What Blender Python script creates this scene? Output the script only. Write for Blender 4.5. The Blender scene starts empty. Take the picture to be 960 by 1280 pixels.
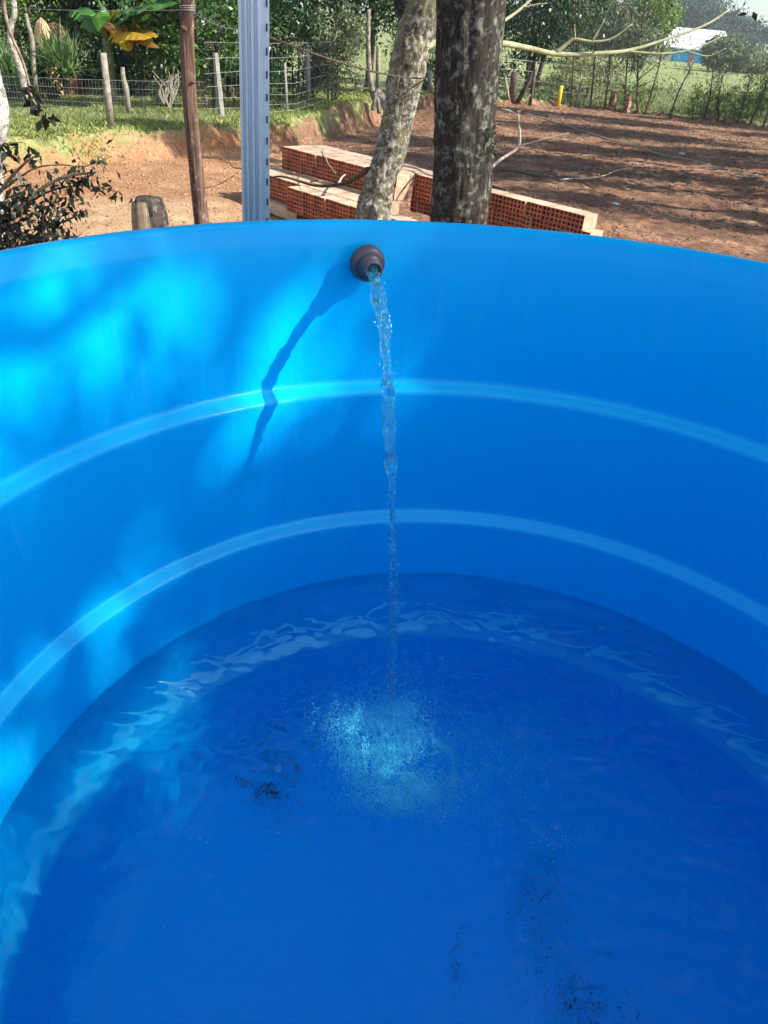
import bpy, math, random
import numpy as np
from mathutils import Vector, Matrix

rng = np.random.default_rng(7)
random.seed(7)
SC = bpy.context.scene
COL = SC.collection
rad = math.radians

# ------------------------------------------------------------------ camera
PITCH, ROLL, FPX = 0.56655, 0.08840, 940.0
HC = 1.87
cp, sp = math.cos(PITCH), math.sin(PITCH)
cr, sr = math.cos(ROLL), math.sin(ROLL)
FWD = np.array([0, cp, -sp])
R0, U0 = np.array([1.0, 0, 0]), np.array([0, sp, cp])
RGT, UPV = cr * R0 + sr * U0, -sr * R0 + cr * U0
cam_d = bpy.data.cameras.new('camera')
cam = bpy.data.objects.new('camera', cam_d)
COL.objects.link(cam)
cam.matrix_world = Matrix(((RGT[0], UPV[0], -FWD[0], 0), (RGT[1], UPV[1], -FWD[1], 0),
                           (RGT[2], UPV[2], -FWD[2], HC), (0, 0, 0, 1)))
cam_d.sensor_fit = 'HORIZONTAL'
cam_d.sensor_width = 36
cam_d.lens = 36 * FPX / 960
cam_d.clip_start = 0.02
cam_d.clip_end = 3000
SC.camera = cam

# ------------------------------------------------------------------ sky, sun, exposure
SUN_AZ, SUN_EL = rad(-16), rad(39)          # azimuth measured from +X towards +Y
S = np.array([math.cos(SUN_AZ) * math.cos(SUN_EL), math.sin(SUN_AZ) * math.cos(SUN_EL), math.sin(SUN_EL)])
world = bpy.data.worlds.new('World')
SC.world = world
world.use_nodes = True
wn = world.node_tree
bg = wn.nodes['Background']
sky = wn.nodes.new('ShaderNodeTexSky')
sky.sky_type = 'NISHITA'
sky.sun_disc = False
sky.sun_elevation = SUN_EL
sky.sun_rotation = rad(90) - SUN_AZ
sky.air_density = 1.0
sky.dust_density = 1.0
wn.links.new(sky.outputs[0], bg.inputs[0])
bg.inputs[1].default_value = 0.12
sun_d = bpy.data.lights.new('sun', 'SUN')
sun_d.energy = 4.7
sun_d.angle = rad(0.53)
sun_d.color = (1.0, 0.94, 0.84)
sun = bpy.data.objects.new('sun', sun_d)
COL.objects.link(sun)
sun.rotation_euler = Vector(tuple(S)).to_track_quat('Z', 'Y').to_euler()
sun.location = tuple(S * 30)
sun_d.cycles.is_caustics_light = True
SC.view_settings.view_transform = 'Standard'
SC.view_settings.look = 'None'
SC.view_settings.gamma = 1
SC.view_settings.exposure = 0.90
SC.view_settings.use_curve_mapping = False
SC.cycles.use_denoising = True
SC.cycles.use_adaptive_sampling = True
SC.cycles.adaptive_threshold = 0.03
SC.cycles.max_bounces = 16
SC.cycles.diffuse_bounces = 9
SC.cycles.transmission_bounces = 16
SC.cycles.transparent_max_bounces = 20
SC.cycles.sample_clamp_indirect = 12
SC.cycles.caustics_refractive = True
SC.cycles.caustics_reflective = False
SC.cycles.blur_glossy = 0.3

# ------------------------------------------------------------------ placing helpers
def ray(px, py):
    return FWD + RGT * (px - 480) / FPX + UPV * (640 - py) / FPX
CO = np.array([0, 0, HC])
def at(px, py, y):
    d = ray(px, py); return CO + d * (y / d[1])
def onz(px, py, z):
    d = ray(px, py); return CO + d * ((z - HC) / d[2])

# ------------------------------------------------------------------ numeric helpers
def _hash(ix, iy, iz):
    h = (ix * 374761393 + iy * 668265263 + iz * 2147483647) & 0xffffffff
    h = ((h ^ (h >> 13)) * 1274126177) & 0xffffffff
    return ((h ^ (h >> 16)) & 0xffff) / 32767.5 - 1.0
def vnoise(x, y, z=0.0):
    x, y, z = np.broadcast_arrays(np.asarray(x, float), np.asarray(y, float), np.asarray(z, float))
    xi, yi, zi = np.floor(x).astype(np.int64), np.floor(y).astype(np.int64), np.floor(z).astype(np.int64)
    fx, fy, fz = x - xi, y - yi, z - zi
    fx, fy, fz = [f * f * (3 - 2 * f) for f in (fx, fy, fz)]
    r = 0
    for dx in (0, 1):
        for dy in (0, 1):
            for dz in (0, 1):
                w = (fx if dx else 1 - fx) * (fy if dy else 1 - fy) * (fz if dz else 1 - fz)
                r = r + w * _hash(xi + dx, yi + dy, zi + dz)
    return r
def fbm(x, y, z=0.0, o=4):
    r, a, f = 0, 1.0, 1.0
    for k in range(o):
        r = r + a * vnoise(np.asarray(x) * f + 17.3 * k, np.asarray(y) * f - 9.1 * k, np.asarray(z) * f)
        a *= 0.5; f *= 2.03
    return r
def sstep(a, b, x):
    t = np.clip((x - a) / (b - a), 0, 1); return t * t * (3 - 2 * t)

# ------------------------------------------------------------------ object helpers
def link_props(o, label, cat, group, kind):
    if label: o['label'] = label
    if cat: o['category'] = cat
    if group: o['group'] = group
    if kind: o['kind'] = kind
def mesh(name, V, F, mat, parent=None, label=None, cat=None, group=None, kind=None, smooth=False, loc=None, mats=None, mi=None):
    """V: n x 3 world (or local, if parent/loc) coordinates, F: list or n x k array."""
    V = np.asarray(V, float)
    off = np.zeros(3)
    if loc is not None: off = np.asarray(loc, float)
    if parent is not None: off = off + np.array(parent.get('_o', (0, 0, 0)))
    me = bpy.data.meshes.new(name)
    if isinstance(F, np.ndarray):
        k = F.shape[1]
        me.vertices.add(len(V)); me.vertices.foreach_set('co', (V - off).ravel())
        me.loops.add(F.size); me.loops.foreach_set('vertex_index', F.ravel().astype(np.int32))
        me.polygons.add(len(F)); me.polygons.foreach_set('loop_start', np.arange(0, F.size, k, dtype=np.int32))
        me.polygons.foreach_set('loop_total', np.full(len(F), k, dtype=np.int32))
        me.update(calc_edges=True)
    else:
        me.from_pydata([tuple(v) for v in (V - off)], [], F)
    for m in (mats or [mat]): me.materials.append(m)
    if mi is not None: me.polygons.foreach_set('material_index', np.asarray(mi, np.int32))
    if smooth: me.polygons.foreach_set('use_smooth', np.ones(len(me.polygons), bool))
    me.validate()
    o = bpy.data.objects.new(name, me)
    COL.objects.link(o)
    if parent is not None: o.parent = parent; o['_o'] = [float(v) for v in off]
    elif loc is not None: o.location = tuple(off)
    link_props(o, label, cat, group, kind)
    return o
def empty(name, loc, label, cat, group=None):
    o = bpy.data.objects.new(name, None)
    COL.objects.link(o)
    o.location = tuple(loc); o.empty_display_size = 0.1
    o['_o'] = [float(v) for v in loc]
    link_props(o, label, cat, group, None)
    return o

class MB:
    def __init__(s): s.v = []; s.f = []; s.mi = []; s.n = 0
    def add(s, V, F, m=0):
        s.v.append(np.asarray(V, float)); s.f += [tuple(int(i) + s.n for i in f) for f in F]
        s.mi += [m] * len(F); s.n += len(V)
    def box(s, c, d, yaw=0, tilt=None, m=0):
        c = np.asarray(c, float); hx, hy, hz = [v / 2 for v in d]
        P = np.array([(x, y, z) for z in (-hz, hz) for y in (-hy, hy) for x in (-hx, hx)])
        cy, sy = math.cos(yaw), math.sin(yaw)
        P = P @ np.array([[cy, sy, 0], [-sy, cy, 0], [0, 0, 1]])
        if tilt is not None: P = P @ np.array(tilt).T
        s.add(P + c, [(0, 2, 3, 1), (4, 5, 7, 6), (0, 1, 5, 4), (2, 6, 7, 3), (0, 4, 6, 2), (1, 3, 7, 5)], m)
    def tube(s, P, r, n=8, cap=True, m=0, rfun=None):
        V, F = tube(P, r, n, cap, rfun); s.add(V, F, m)
    def out(s, name, mat, parent=None, **k):
        V = np.concatenate(s.v)
        return mesh(name, V, s.f, mat, parent, mi=s.mi if k.get('mats') else None, **k)

def tube(P, r, n=8, cap=True, rfun=None):
    P = np.asarray(P, float); m = len(P)
    r = np.broadcast_to(np.asarray(r, float), (m,))
    T = np.gradient(P, axis=0); T /= np.linalg.norm(T, axis=1)[:, None] + 1e-12
    ref = np.array([0.0, 1.0, 0.0]) if abs(T[0][1]) < 0.8 else np.array([1.0, 0, 0])
    V = []; a = np.arange(n) / n * 2 * np.pi
    u = np.cross(T[0], ref); u /= np.linalg.norm(u)
    for i in range(m):
        u = u - T[i] * (u @ T[i]); u /= np.linalg.norm(u); w = np.cross(T[i], u)
        rr = r[i] * (rfun(i / max(1, m - 1), a) if rfun else 1.0)
        rr = np.broadcast_to(rr, (n,))
        V.append(P[i] + (np.cos(a) * rr)[:, None] * u + (np.sin(a) * rr)[:, None] * w)
    V = np.concatenate(V); F = []
    for i in range(m - 1):
        for j in range(n):
            k = (j + 1) % n
            F.append((i * n + j, i * n + k, (i + 1) * n + k, (i + 1) * n + j))
    if cap: F.append(tuple(range(n - 1, -1, -1))); F.append(tuple((m - 1) * n + j for j in range(n)))
    return V, F
def spline(P, k):
    P = np.asarray(P, float); n = len(P)
    if n < 3: return np.array([P[0] + (P[-1] - P[0]) * t for t in np.linspace(0, 1, k)])
    Q = np.vstack([2 * P[0] - P[1], P, 2 * P[-1] - P[-2]]); out = []
    for t in np.linspace(0, n - 1 - 1e-9, k):
        i = int(t); f = t - i; a, b, c, d = Q[i], Q[i + 1], Q[i + 2], Q[i + 3]
        out.append(.5 * (2 * b + (c - a) * f + (2 * a - 5 * b + 4 * c - d) * f * f + (3 * b - a - 3 * c + d) * f ** 3))
    return np.array(out)
def leaf_faces(C, size, aspect=0.42, droop=0.3, r=None, jitter=0.35, fold=0.12):
    """rhombic leaves at points C -> V, F (array)."""
    r = r or rng
    n = len(C)
    d = r.normal(size=(n, 3)); d[:, 2] -= droop * 1.2; d /= np.linalg.norm(d, axis=1)[:, None]
    q = r.normal(size=(n, 3)); q[:, 2] += 1.0
    w = np.cross(d, q); w /= np.linalg.norm(w, axis=1)[:, None] + 1e-9
    nn = np.cross(w, d)
    L = size * (1 + jitter * r.uniform(-1, 1, n))[:, None]
    W = L * aspect
    V = np.stack([C, C + d * L * .45 + w * W * .5 + nn * L * fold, C + d * L, C + d * L * .45 - w * W * .5 + nn * L * fold], 1).reshape(-1, 3)
    return V, np.arange(4 * n).reshape(n, 4)

# ------------------------------------------------------------------ materials
def new_mat(name):
    m = bpy.data.materials.new(name); m.use_nodes = True
    t = m.node_tree
    return m, t, t.nodes['Principled BSDF'], t.nodes['Material Output']
def N(t, k, **kw):
    n = t.nodes.new('ShaderNode' + k)
    for a, b in kw.items():
        if a.startswith('i_'):
            key = a[2:]; key = int(key) if key.isdigit() else key.replace('_', ' ')
            n.inputs[key].default_value = b
        else: setattr(n, a, b)
    return n
def ramp(t, stops, interp='LINEAR'):
    n = t.nodes.new('ShaderNodeValToRGB'); cr_ = n.color_ramp; cr_.interpolation = interp
    while len(cr_.elements) < len(stops): cr_.elements.new(0.5)
    for e, (p, c) in zip(cr_.elements, stops):
        e.position = p; e.color = (*c, 1) if len(c) == 3 else c
    return n
def simple(name, c1, c2=None, scale=6, rough=.8, bump=0, bscale=30, metal=0, detail=5, spec=0.3, stretch=None, lo=.35, hi=.65):
    m, t, p, o = new_mat(name)
    p.inputs['Roughness'].default_value = rough; p.inputs['Metallic'].default_value = metal
    p.inputs['Specular IOR Level'].default_value = spec
    tc = N(t, 'TexCoord'); src = tc.outputs['Object']
    if stretch:
        mp = N(t, 'Mapping'); mp.inputs['Scale'].default_value = stretch
        t.links.new(src, mp.inputs[0]); src = mp.outputs[0]
    nz = N(t, 'TexNoise', i_Scale=scale, i_Detail=detail, i_Roughness=.62); t.links.new(src, nz.inputs['Vector'])
    r = ramp(t, [(lo, c1), (hi, c2 or c1)]); t.links.new(nz.outputs[0], r.inputs[0]); t.links.new(r.outputs[0], p.inputs['Base Color'])
    if bump:
        nb = N(t, 'TexNoise', i_Scale=bscale, i_Detail=6, i_Roughness=.65); t.links.new(src, nb.inputs['Vector'])
        b = N(t, 'Bump', i_Strength=bump, i_Distance=.02); t.links.new(nb.outputs[0], b.inputs['Height']); t.links.new(b.outputs[0], p.inputs['Normal'])
    return m
def leaf_mat(name, dark, mid, light, rough=.42, trans=.28):
    m, t, p, o = new_mat(name)
    g = N(t, 'NewGeometry'); r = ramp(t, [(0, dark), (.55, mid), (1, light)])
    t.links.new(g.outputs['Random Per Island'], r.inputs[0])
    t.links.new(r.outputs[0], p.inputs['Base Color'])
    p.inputs['Roughness'].default_value = rough; p.inputs['Specular IOR Level'].default_value = .45
    tr = N(t, 'BsdfTranslucent')
    hs = N(t, 'HueSaturation', i_Hue=.485, i_Saturation=1.1, i_Value=1.5); t.links.new(r.outputs[0], hs.inputs['Color']); t.links.new(hs.outputs[0], tr.inputs[0])
    mx = N(t, 'MixShader', i_0=trans); t.links.new(p.outputs[0], mx.inputs[1]); t.links.new(tr.outputs[0], mx.inputs[2]); t.links.new(mx.outputs[0], o.inputs[0])
    return m

M = {}
M['leaf_dark'] = leaf_mat('leaf_dark', (.010, .034, .012), (.022, .070, .020), (.07, .15, .042), rough=.33, trans=.14)
M['leaf_citrus'] = leaf_mat('leaf_citrus', (.018, .055, .015), (.06, .15, .03), (.17, .32, .07), rough=.33, trans=.2)
M['leaf_euca'] = leaf_mat('leaf_euca', (.07, .10, .05), (.15, .19, .10), (.30, .34, .18), rough=.5)
M['leaf_bright'] = leaf_mat('leaf_bright', (.06, .13, .03), (.14, .24, .05), (.26, .36, .09), rough=.5)
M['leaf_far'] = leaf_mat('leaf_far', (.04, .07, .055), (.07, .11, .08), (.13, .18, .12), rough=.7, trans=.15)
M['leaf_twig'] = leaf_mat('leaf_twig', (.008, .012, .007), (.016, .028, .012), (.05, .06, .03), trans=.06)
M['grass'] = leaf_mat('grass', (.13, .18, .04), (.28, .34, .10), (.52, .52, .2), rough=.6)
M['drygrass'] = leaf_mat('drygrass', (.16, .2, .08), (.26, .3, .13), (.42, .42, .24), rough=.7)
M['yucca'] = leaf_mat('yucca', (.04, .09, .03), (.1, .18, .06), (.25, .35, .15), rough=.4)
M['banana_green'] = leaf_mat('banana_green', (.03, .1, .02), (.08, .22, .04), (.16, .34, .07), rough=.35)
M['banana_yellow'] = leaf_mat('banana_yellow', (.55, .32, .03), (.7, .5, .04), (.8, .62, .08), rough=.5, trans=.4)
M['banana_brown'] = leaf_mat('banana_brown', (.2, .09, .03), (.35, .16, .05), (.5, .28, .1), rough=.7)
M['bark_far'] = simple('bark_far', (.06, .045, .035), (.16, .13, .1), scale=8, bump=.4)
M['bark_pale'] = simple('bark_pale', (.2, .17, .13), (.42, .38, .3), scale=12, bump=.3)
M['stick'] = simple('stick', (.35, .3, .22), (.6, .54, .42), scale=20, bump=.2)
M['stick_dark'] = simple('stick_dark', (.05, .035, .025), (.13, .1, .07), scale=20, bump=.3)
M['branch_green'] = simple('branch_green', (.26, .27, .15), (.46, .46, .29), scale=9, bump=.25)
M['wire'] = simple('wire', (.35, .36, .36), (.5, .5, .5), rough=.5, metal=.3)
M['concrete'] = simple('concrete', (.22, .21, .19), (.38, .37, .33), scale=10, bump=.3)
M['yellow_paint'] = simple('yellow_paint', (.75, .5, .02), (.8, .6, .05), scale=4, rough=.6)

# ------------------------------------------------------------------ terrain
BANK = np.array([(-60, -20), (-14, 3.0)] + [tuple(onz(px, py, 0)[:2]) for px, py in ((0, 226), (60, 212), (133, 204), (230, 197), (300, 196), (350, 190), (400, 178), (440, 166), (480, 156), (530, 149))]
                + [(1.3, 26), (2.6, 30.6), (6, 32.2), (12, 31.2), (30, 30.5), (120, 30)], float)
BH = np.array([.36, .36, .36, .36, .36, .38, .40, .42, .45, .5, .52, .55, .5, .22, .1, .1, .1, .1])
def bank(x, y):
    x = np.asarray(x, float); y = np.asarray(y, float)
    best = np.full(x.shape, 1e9); sgn = np.ones(x.shape); bh = np.zeros(x.shape)
    for i in range(len(BANK) - 1):
        a, b = BANK[i], BANK[i + 1]; d = b - a; L2 = d @ d
        t = np.clip(((x - a[0]) * d[0] + (y - a[1]) * d[1]) / L2, 0, 1)
        ex, ey = x - a[0] - t * d[0], y - a[1] - t * d[1]
        q = np.hypot(ex, ey); cr2 = d[0] * ey - d[1] * ex
        k = q < best - 1e-9
        best = np.where(k, q, best); sgn = np.where(k, np.sign(cr2 + 1e-12), sgn); bh = np.where(k, BH[i] * (1 - t) + BH[i + 1] * t, bh)
    return best * sgn, bh
def height(x, y, fine=True):
    sd, bh = bank(x, y)
    sdn = sd + .16 * vnoise(np.asarray(x) * 1.3, np.asarray(y) * 1.3) if fine else sd
    up = np.maximum(sd, 0)
    lw = 1 - sstep(1.5, 4.5, np.asarray(x, float))
    h = bh * sstep(-.02, .30, sdn) + .009 * up * (1 - lw) - .045 * np.minimum(up, 6) * lw
    far = np.maximum(np.asarray(y) - 150, 0)
    h = h + .03 * far
    h = h + .10 * np.exp(-((np.asarray(x) - .6) / 1.0) ** 2 - ((np.asarray(y) - 21.3) / .8) ** 2) * 4
    if fine:
        near = 1 - sstep(35, 60, np.hypot(x, y))
        dirt = 1 - sstep(0, .5, sd)
        h = h + near * (.018 * fbm(np.asarray(x) * 2.2, np.asarray(y) * 2.2, 0, 4)) + near * dirt * (.03 * np.abs(fbm(np.asarray(x) * 5, np.asarray(y) * 5, 3, 3)) * sstep(-2, 3, np.asarray(x)) + .02 * vnoise(np.asarray(x) * .9, np.asarray(y) * .9))
        slope = sstep(-.1, .1, sdn) * (1 - sstep(.3, .5, sdn))
        h = h + near * slope * (.035 * vnoise(np.asarray(x) * 3, np.asarray(y) * 2, 5) + .075 * vnoise(np.asarray(x) * 8 - np.asarray(y) * 3, np.asarray(y) * 2, 6))
    return h
def gz(x, y): return float(height(np.array([x]), np.array([y]), False)[0])
def axis(lo, hi, step, far, g=1.22):
    a = list(np.arange(lo, hi + 1e-6, step)); s = step; v = hi
    while v < far[1]: s *= g; v += s; a.append(v)
    s = step; v = lo; b = []
    while v > far[0]: s *= g; v -= s; b.append(v)
    return np.array(b[::-1] + a)
gx = axis(-7, 13, .06, (-330, 330)); gy = axis(6, 33, .07, (-150, 400))
X, Y = np.meshgrid(gx, gy)
Z = height(X, Y)
nx, ny = len(gx), len(gy)
idx = np.arange(nx * ny).reshape(ny, nx)
Fq = np.stack([idx[:-1, :-1], idx[:-1, 1:], idx[1:, 1:], idx[1:, :-1]], -1).reshape(-1, 4)
sdg, _ = bank(X, Y)
m, t, p, o = new_mat('soil_and_grass')
tc = N(t, 'TexCoord'); P3 = tc.outputs['Object']
at_g = N(t, 'Attribute', attribute_name='grassy'); at_s = N(t, 'Attribute', attribute_name='sandy'); at_o = N(t, 'Attribute', attribute_name='orange')
def nz(scale, detail=6, rough=.6, vec=None, dist=0):
    n = N(t, 'TexNoise', i_Scale=scale, i_Detail=detail, i_Roughness=rough, i_Distortion=dist); t.links.new(vec or P3, n.inputs['Vector']); return n.outputs[0]
def mixc(f, a, b):
    n = N(t, 'Mix', data_type='RGBA'); t.links.new(f, n.inputs[0])
    for s_, v in ((6, a), (7, b)):
        if isinstance(v, tuple): n.inputs[s_].default_value = (*v, 1)
        else: t.links.new(v, n.inputs[s_])
    return n.outputs[2]
def rv(inp, a, b):
    r = ramp(t, [(a, (0, 0, 0)), (b, (1, 1, 1))]); t.links.new(inp, r.inputs[0]); return r.outputs[0]
red = mixc(rv(nz(1.1), .35, .68), (.42, .20, .11), (.62, .40, .25))
red = mixc(rv(nz(14, 8, .7), .42, .62), red, (.17, .09, .055))
sand = mixc(rv(nz(2.3), .4, .65), (.50, .30, .16), (.62, .47, .28))
sand = mixc(rv(nz(26, 6, .7), .52, .66), sand, (.32, .18, .10))
orange = mixc(rv(nz(1.9, 7, .65), .38, .64), (.40, .19, .09), (.58, .36, .20))
orange = mixc(rv(nz(22, 8, .75), .46, .66), orange, (.25, .12, .06))
litter = mixc(rv(nz(30, 8, .75), .38, .6), (.085, .048, .034), (.27, .155, .10))
soil = mixc(rv(nz(1.3, 8, .7), .42, .60), litter, red)
soil = mixc(at_o.outputs['Fac'], soil, orange)
soil = mixc(at_s.outputs['Fac'], soil, sand)
gr = mixc(rv(nz(.35, 5), .35, .65), (.27, .32, .11), (.42, .42, .18))
gr = mixc(rv(nz(9, 8, .7), .4, .62), gr, (.17, .22, .08))
colr = mixc(at_g.outputs['Fac'], soil, gr)
t.links.new(colr, p.inputs['Base Color']); p.inputs['Roughness'].default_value = .95; p.inputs['Specular IOR Level'].default_value = .1
b1 = N(t, 'Bump', i_Strength=.9, i_Distance=.05); t.links.new(nz(9, 10, .7), b1.inputs['Height'])
b2 = N(t, 'Bump', i_Strength=.8, i_Distance=.015); t.links.new(nz(45, 6, .7), b2.inputs['Height']); t.links.new(b1.outputs[0], b2.inputs['Normal'])
t.links.new(b2.outputs[0], p.inputs['Normal'])
ground = mesh('ground', np.stack([X, Y, Z], -1).reshape(-1, 3), Fq, m, kind='structure', smooth=True)
ga = ground.data.attributes.new('grassy', 'FLOAT', 'POINT')
gm = sstep(.14, .34, sdg + .16 * vnoise(X * 2.6, Y * 2.6, 2) + .1 * vnoise(X * 9, Y * 9, 2))
# thin shade-bare soil under the backdrop trees
bare = sstep(.2, .6, vnoise(X * .5, Y * .5, 9)) * sstep(17, 19, Y) * (1 - sstep(27, 31, Y)) * (1 - sstep(0, 3, X))
gm = gm * (1 - .7 * bare)
ga.data.foreach_set('value', gm.ravel())
gs = ground.data.attributes.new('sandy', 'FLOAT', 'POINT')
orm = (1 - sstep(-2.0, .6, X + .9 * vnoise(X * .8, Y * .8, 4))) * (1 - sstep(13.5, 15.5, Y))
go = ground.data.attributes.new('orange', 'FLOAT', 'POINT'); go.data.foreach_set('value', orm.ravel())
ds = np.hypot((X + 2.6) / 1.5, (Y - 8.0) / 1.5) + .35 * vnoise(X * 1.7, Y * 1.7, 8) + .12 * vnoise(X * 6, Y * 6, 8)
gs.data.foreach_set('value', (1 - sstep(.7, 1.15, ds)).ravel())

# ------------------------------------------------------------------ tank
AX = np.array([0.2343, 0.8237])
ZR, ZWAT, ZF = 1.509, 0.5965, 0.05
m, t, p, o = new_mat('blue_fibreglass')
tc = N(t, 'TexCoord')
n1 = N(t, 'TexNoise', i_Scale=2.2, i_Detail=3); t.links.new(tc.outputs['Object'], n1.inputs[0])
r1 = ramp(t, [(.3, (.0005, .475, .90)), (.7, (.0005, .505, .93))]); t.links.new(n1.outputs[0], r1.inputs[0])
mpd = N(t, 'Mapping'); mpd.inputs['Scale'].default_value = (30, 30, 2.2); t.links.new(tc.outputs['Object'], mpd.inputs[0])
nd_ = N(t, 'TexNoise', i_Scale=1.6, i_Detail=8, i_Roughness=.75); t.links.new(mpd.outputs[0], nd_.inputs[0])
rd_ = ramp(t, [(.56, (0, 0, 0)), (.80, (.22, .22, .22))]); t.links.new(nd_.outputs[0], rd_.inputs[0])
vs_ = N(t, 'TexVoronoi', i_Scale=55); t.links.new(tc.outputs['Object'], vs_.inputs[0])
rs_ = ramp(t, [(.03, (.35, .35, .35)), (.07, (0, 0, 0))]); t.links.new(vs_.outputs['Distance'], rs_.inputs[0])
mxs = N(t, 'Math', operation='MAXIMUM'); t.links.new(rd_.outputs[0], mxs.inputs[0]); t.links.new(rs_.outputs[0], mxs.inputs[1])
mxd = N(t, 'Mix', data_type='RGBA'); t.links.new(mxs.outputs[0], mxd.inputs[0]); t.links.new(r1.outputs[0], mxd.inputs[6]); mxd.inputs[7].default_value = (.10, .62, .92, 1)
t.links.new(mxd.outputs[2], p.inputs['Base Color'])
p.inputs['Specular IOR Level'].default_value = .16
mpw = N(t, 'Mapping'); mpw.inputs['Scale'].default_value = (9, 9, 1.1); t.links.new(tc.outputs['Object'], mpw.inputs[0])
nw = N(t, 'TexNoise', i_Scale=2.0, i_Detail=7, i_Roughness=.7); t.links.new(mpw.outputs[0], nw.inputs[0])
mrw = N(t, 'MapRange', i_1=.35, i_2=.7, i_3=.15, i_4=.34); t.links.new(nw.outputs[0], mrw.inputs[0]); t.links.new(mrw.outputs[0], p.inputs['Roughness'])
n2 = N(t, 'TexNoise', i_Scale=7, i_Detail=2); t.links.new(tc.outputs['Object'], n2.inputs[0])
bb = N(t, 'Bump', i_Strength=.08, i_Distance=.02); t.links.new(n2.outputs[0], bb.inputs['Height'])
n3 = N(t, 'TexNoise', i_Scale=160, i_Detail=2); t.links.new(tc.outputs['Object'], n3.inputs[0])
bc = N(t, 'Bump', i_Strength=.06, i_Distance=.003); t.links.new(n3.outputs[0], bc.inputs['Height']); t.links.new(bb.outputs[0], bc.inputs['Normal'])
t.links.new(bc.outputs[0], p.inputs['Normal'])
M['tank'] = m
tank = empty('water_tank', (AX[0], AX[1], 0), 'round bright blue fibreglass water tank with two ledges round its inner wall', 'water tank')
LEDG = [1.124, .772, .415]
TP = .062
def prof():
    pr = [(0.0, ZF), (.4, ZF), (.70, ZF), (.755, ZF + .004), (.79, ZF + .02), (.812, ZF + .05), (.82, ZF + .09)]
    r_ = .822; zz = ZF + .12
    for L in LEDG[::-1]:
        r_ += (L - .021 - zz) * TP; pr.append((r_, L - .021))
        for k in range(7):
            f = k / 6; e = f * f * (3 - 2 * f); pr.append((r_ + .001 + .035 * e, L - .014 + .028 * f))
        r_ += .037; zz = L + .021; pr.append((r_, zz))
    r_ += (ZR - .05 - zz) * TP; pr.append((r_, ZR - .05))
    sc = (1.05 - .006 - r_)
    pr += [(r_ + .002, ZR - .04), (r_ + .006, ZR - .02), (r_ + .010, ZR - .007), (r_ + .014, ZR - .001), (r_ + .020, ZR + .001),
           (r_ + .030, ZR + .0005), (r_ + .036, ZR - .004), (r_ + .037, ZR - .012), (r_ + .036, ZR - .022), (r_ + .030, ZR - .024), (r_ + .022, ZR - .024)]
    ro = r_ + .016
    pr += [(ro, ZR - .06)]
    zz = ZR - .06
    for L in LEDG:
        ro -= (zz - L - .03) * TP; pr.append((ro, L + .026))
        for k in range(5):
            f = k / 4; e = f * f * (3 - 2 * f); pr.append((ro - .034 * e, L + .021 - .042 * f))
        ro -= .035; zz = L - .026; pr.append((ro, zz))
    pr += [(.838, .09), (.83, .03), (.80, .004), (0.0, .004)]
    return pr, r_
pr, r_top = prof()
NS = 288
th = np.arange(NS) / NS * 2 * np.pi
V = []; F = []
for (r_, z) in pr:
    wob = 1 + .0012 * np.sin(3 * th + 1) * (z / 1.5) + .0008 * np.sin(7 * th)
    V.append(np.stack([AX[0] + r_ * np.cos(th) * wob, AX[1] + r_ * np.sin(th) * wob, np.full(NS, z) + .003 * np.sin(2 * th + .5) * (z > 1.4)], 1))
for i in range(len(pr) - 1):
    for j in range(NS):
        k = (j + 1) % NS
        F.append((i * NS + j, i * NS + k, (i + 1) * NS + k, (i + 1) * NS + j))
m = M['tank'].copy(); m.name = 'ledge_brightened_blue'  # ledge faces painted a lighter blue, standing in for the light they catch
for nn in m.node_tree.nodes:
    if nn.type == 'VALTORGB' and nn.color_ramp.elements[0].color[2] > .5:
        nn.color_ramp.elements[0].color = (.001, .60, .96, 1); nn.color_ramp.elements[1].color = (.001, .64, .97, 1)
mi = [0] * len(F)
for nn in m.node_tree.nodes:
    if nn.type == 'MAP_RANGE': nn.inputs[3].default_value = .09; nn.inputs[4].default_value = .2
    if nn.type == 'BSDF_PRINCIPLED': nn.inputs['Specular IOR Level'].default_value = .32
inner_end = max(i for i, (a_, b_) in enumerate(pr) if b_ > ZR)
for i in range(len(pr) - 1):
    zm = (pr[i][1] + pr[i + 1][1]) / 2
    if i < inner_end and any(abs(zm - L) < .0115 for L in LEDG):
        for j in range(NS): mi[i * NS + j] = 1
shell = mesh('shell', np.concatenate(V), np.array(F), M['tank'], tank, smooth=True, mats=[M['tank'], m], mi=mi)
shell.cycles.is_caustics_receiver = True
def inner_r(z):
    pts = [(a, b) for a, b in pr[:34] if b <= ZR]
    zs = np.array([b for a, b in pts[4:30]]); rs = np.array([a for a, b in pts[4:30]])
    return float(np.interp(z, zs, rs))
def wallpt(px, py):
    d = ray(px, py); lo, hi = 0.2, 4.0
    for _ in range(50):
        mid = (lo + hi) / 2; q = CO + d * mid
        if np.hypot(q[0] - AX[0], q[1] - AX[1]) > (inner_r(q[2]) if q[2] < ZR else 1.04): hi = mid
        else: lo = mid
    return CO + d * lo
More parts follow.
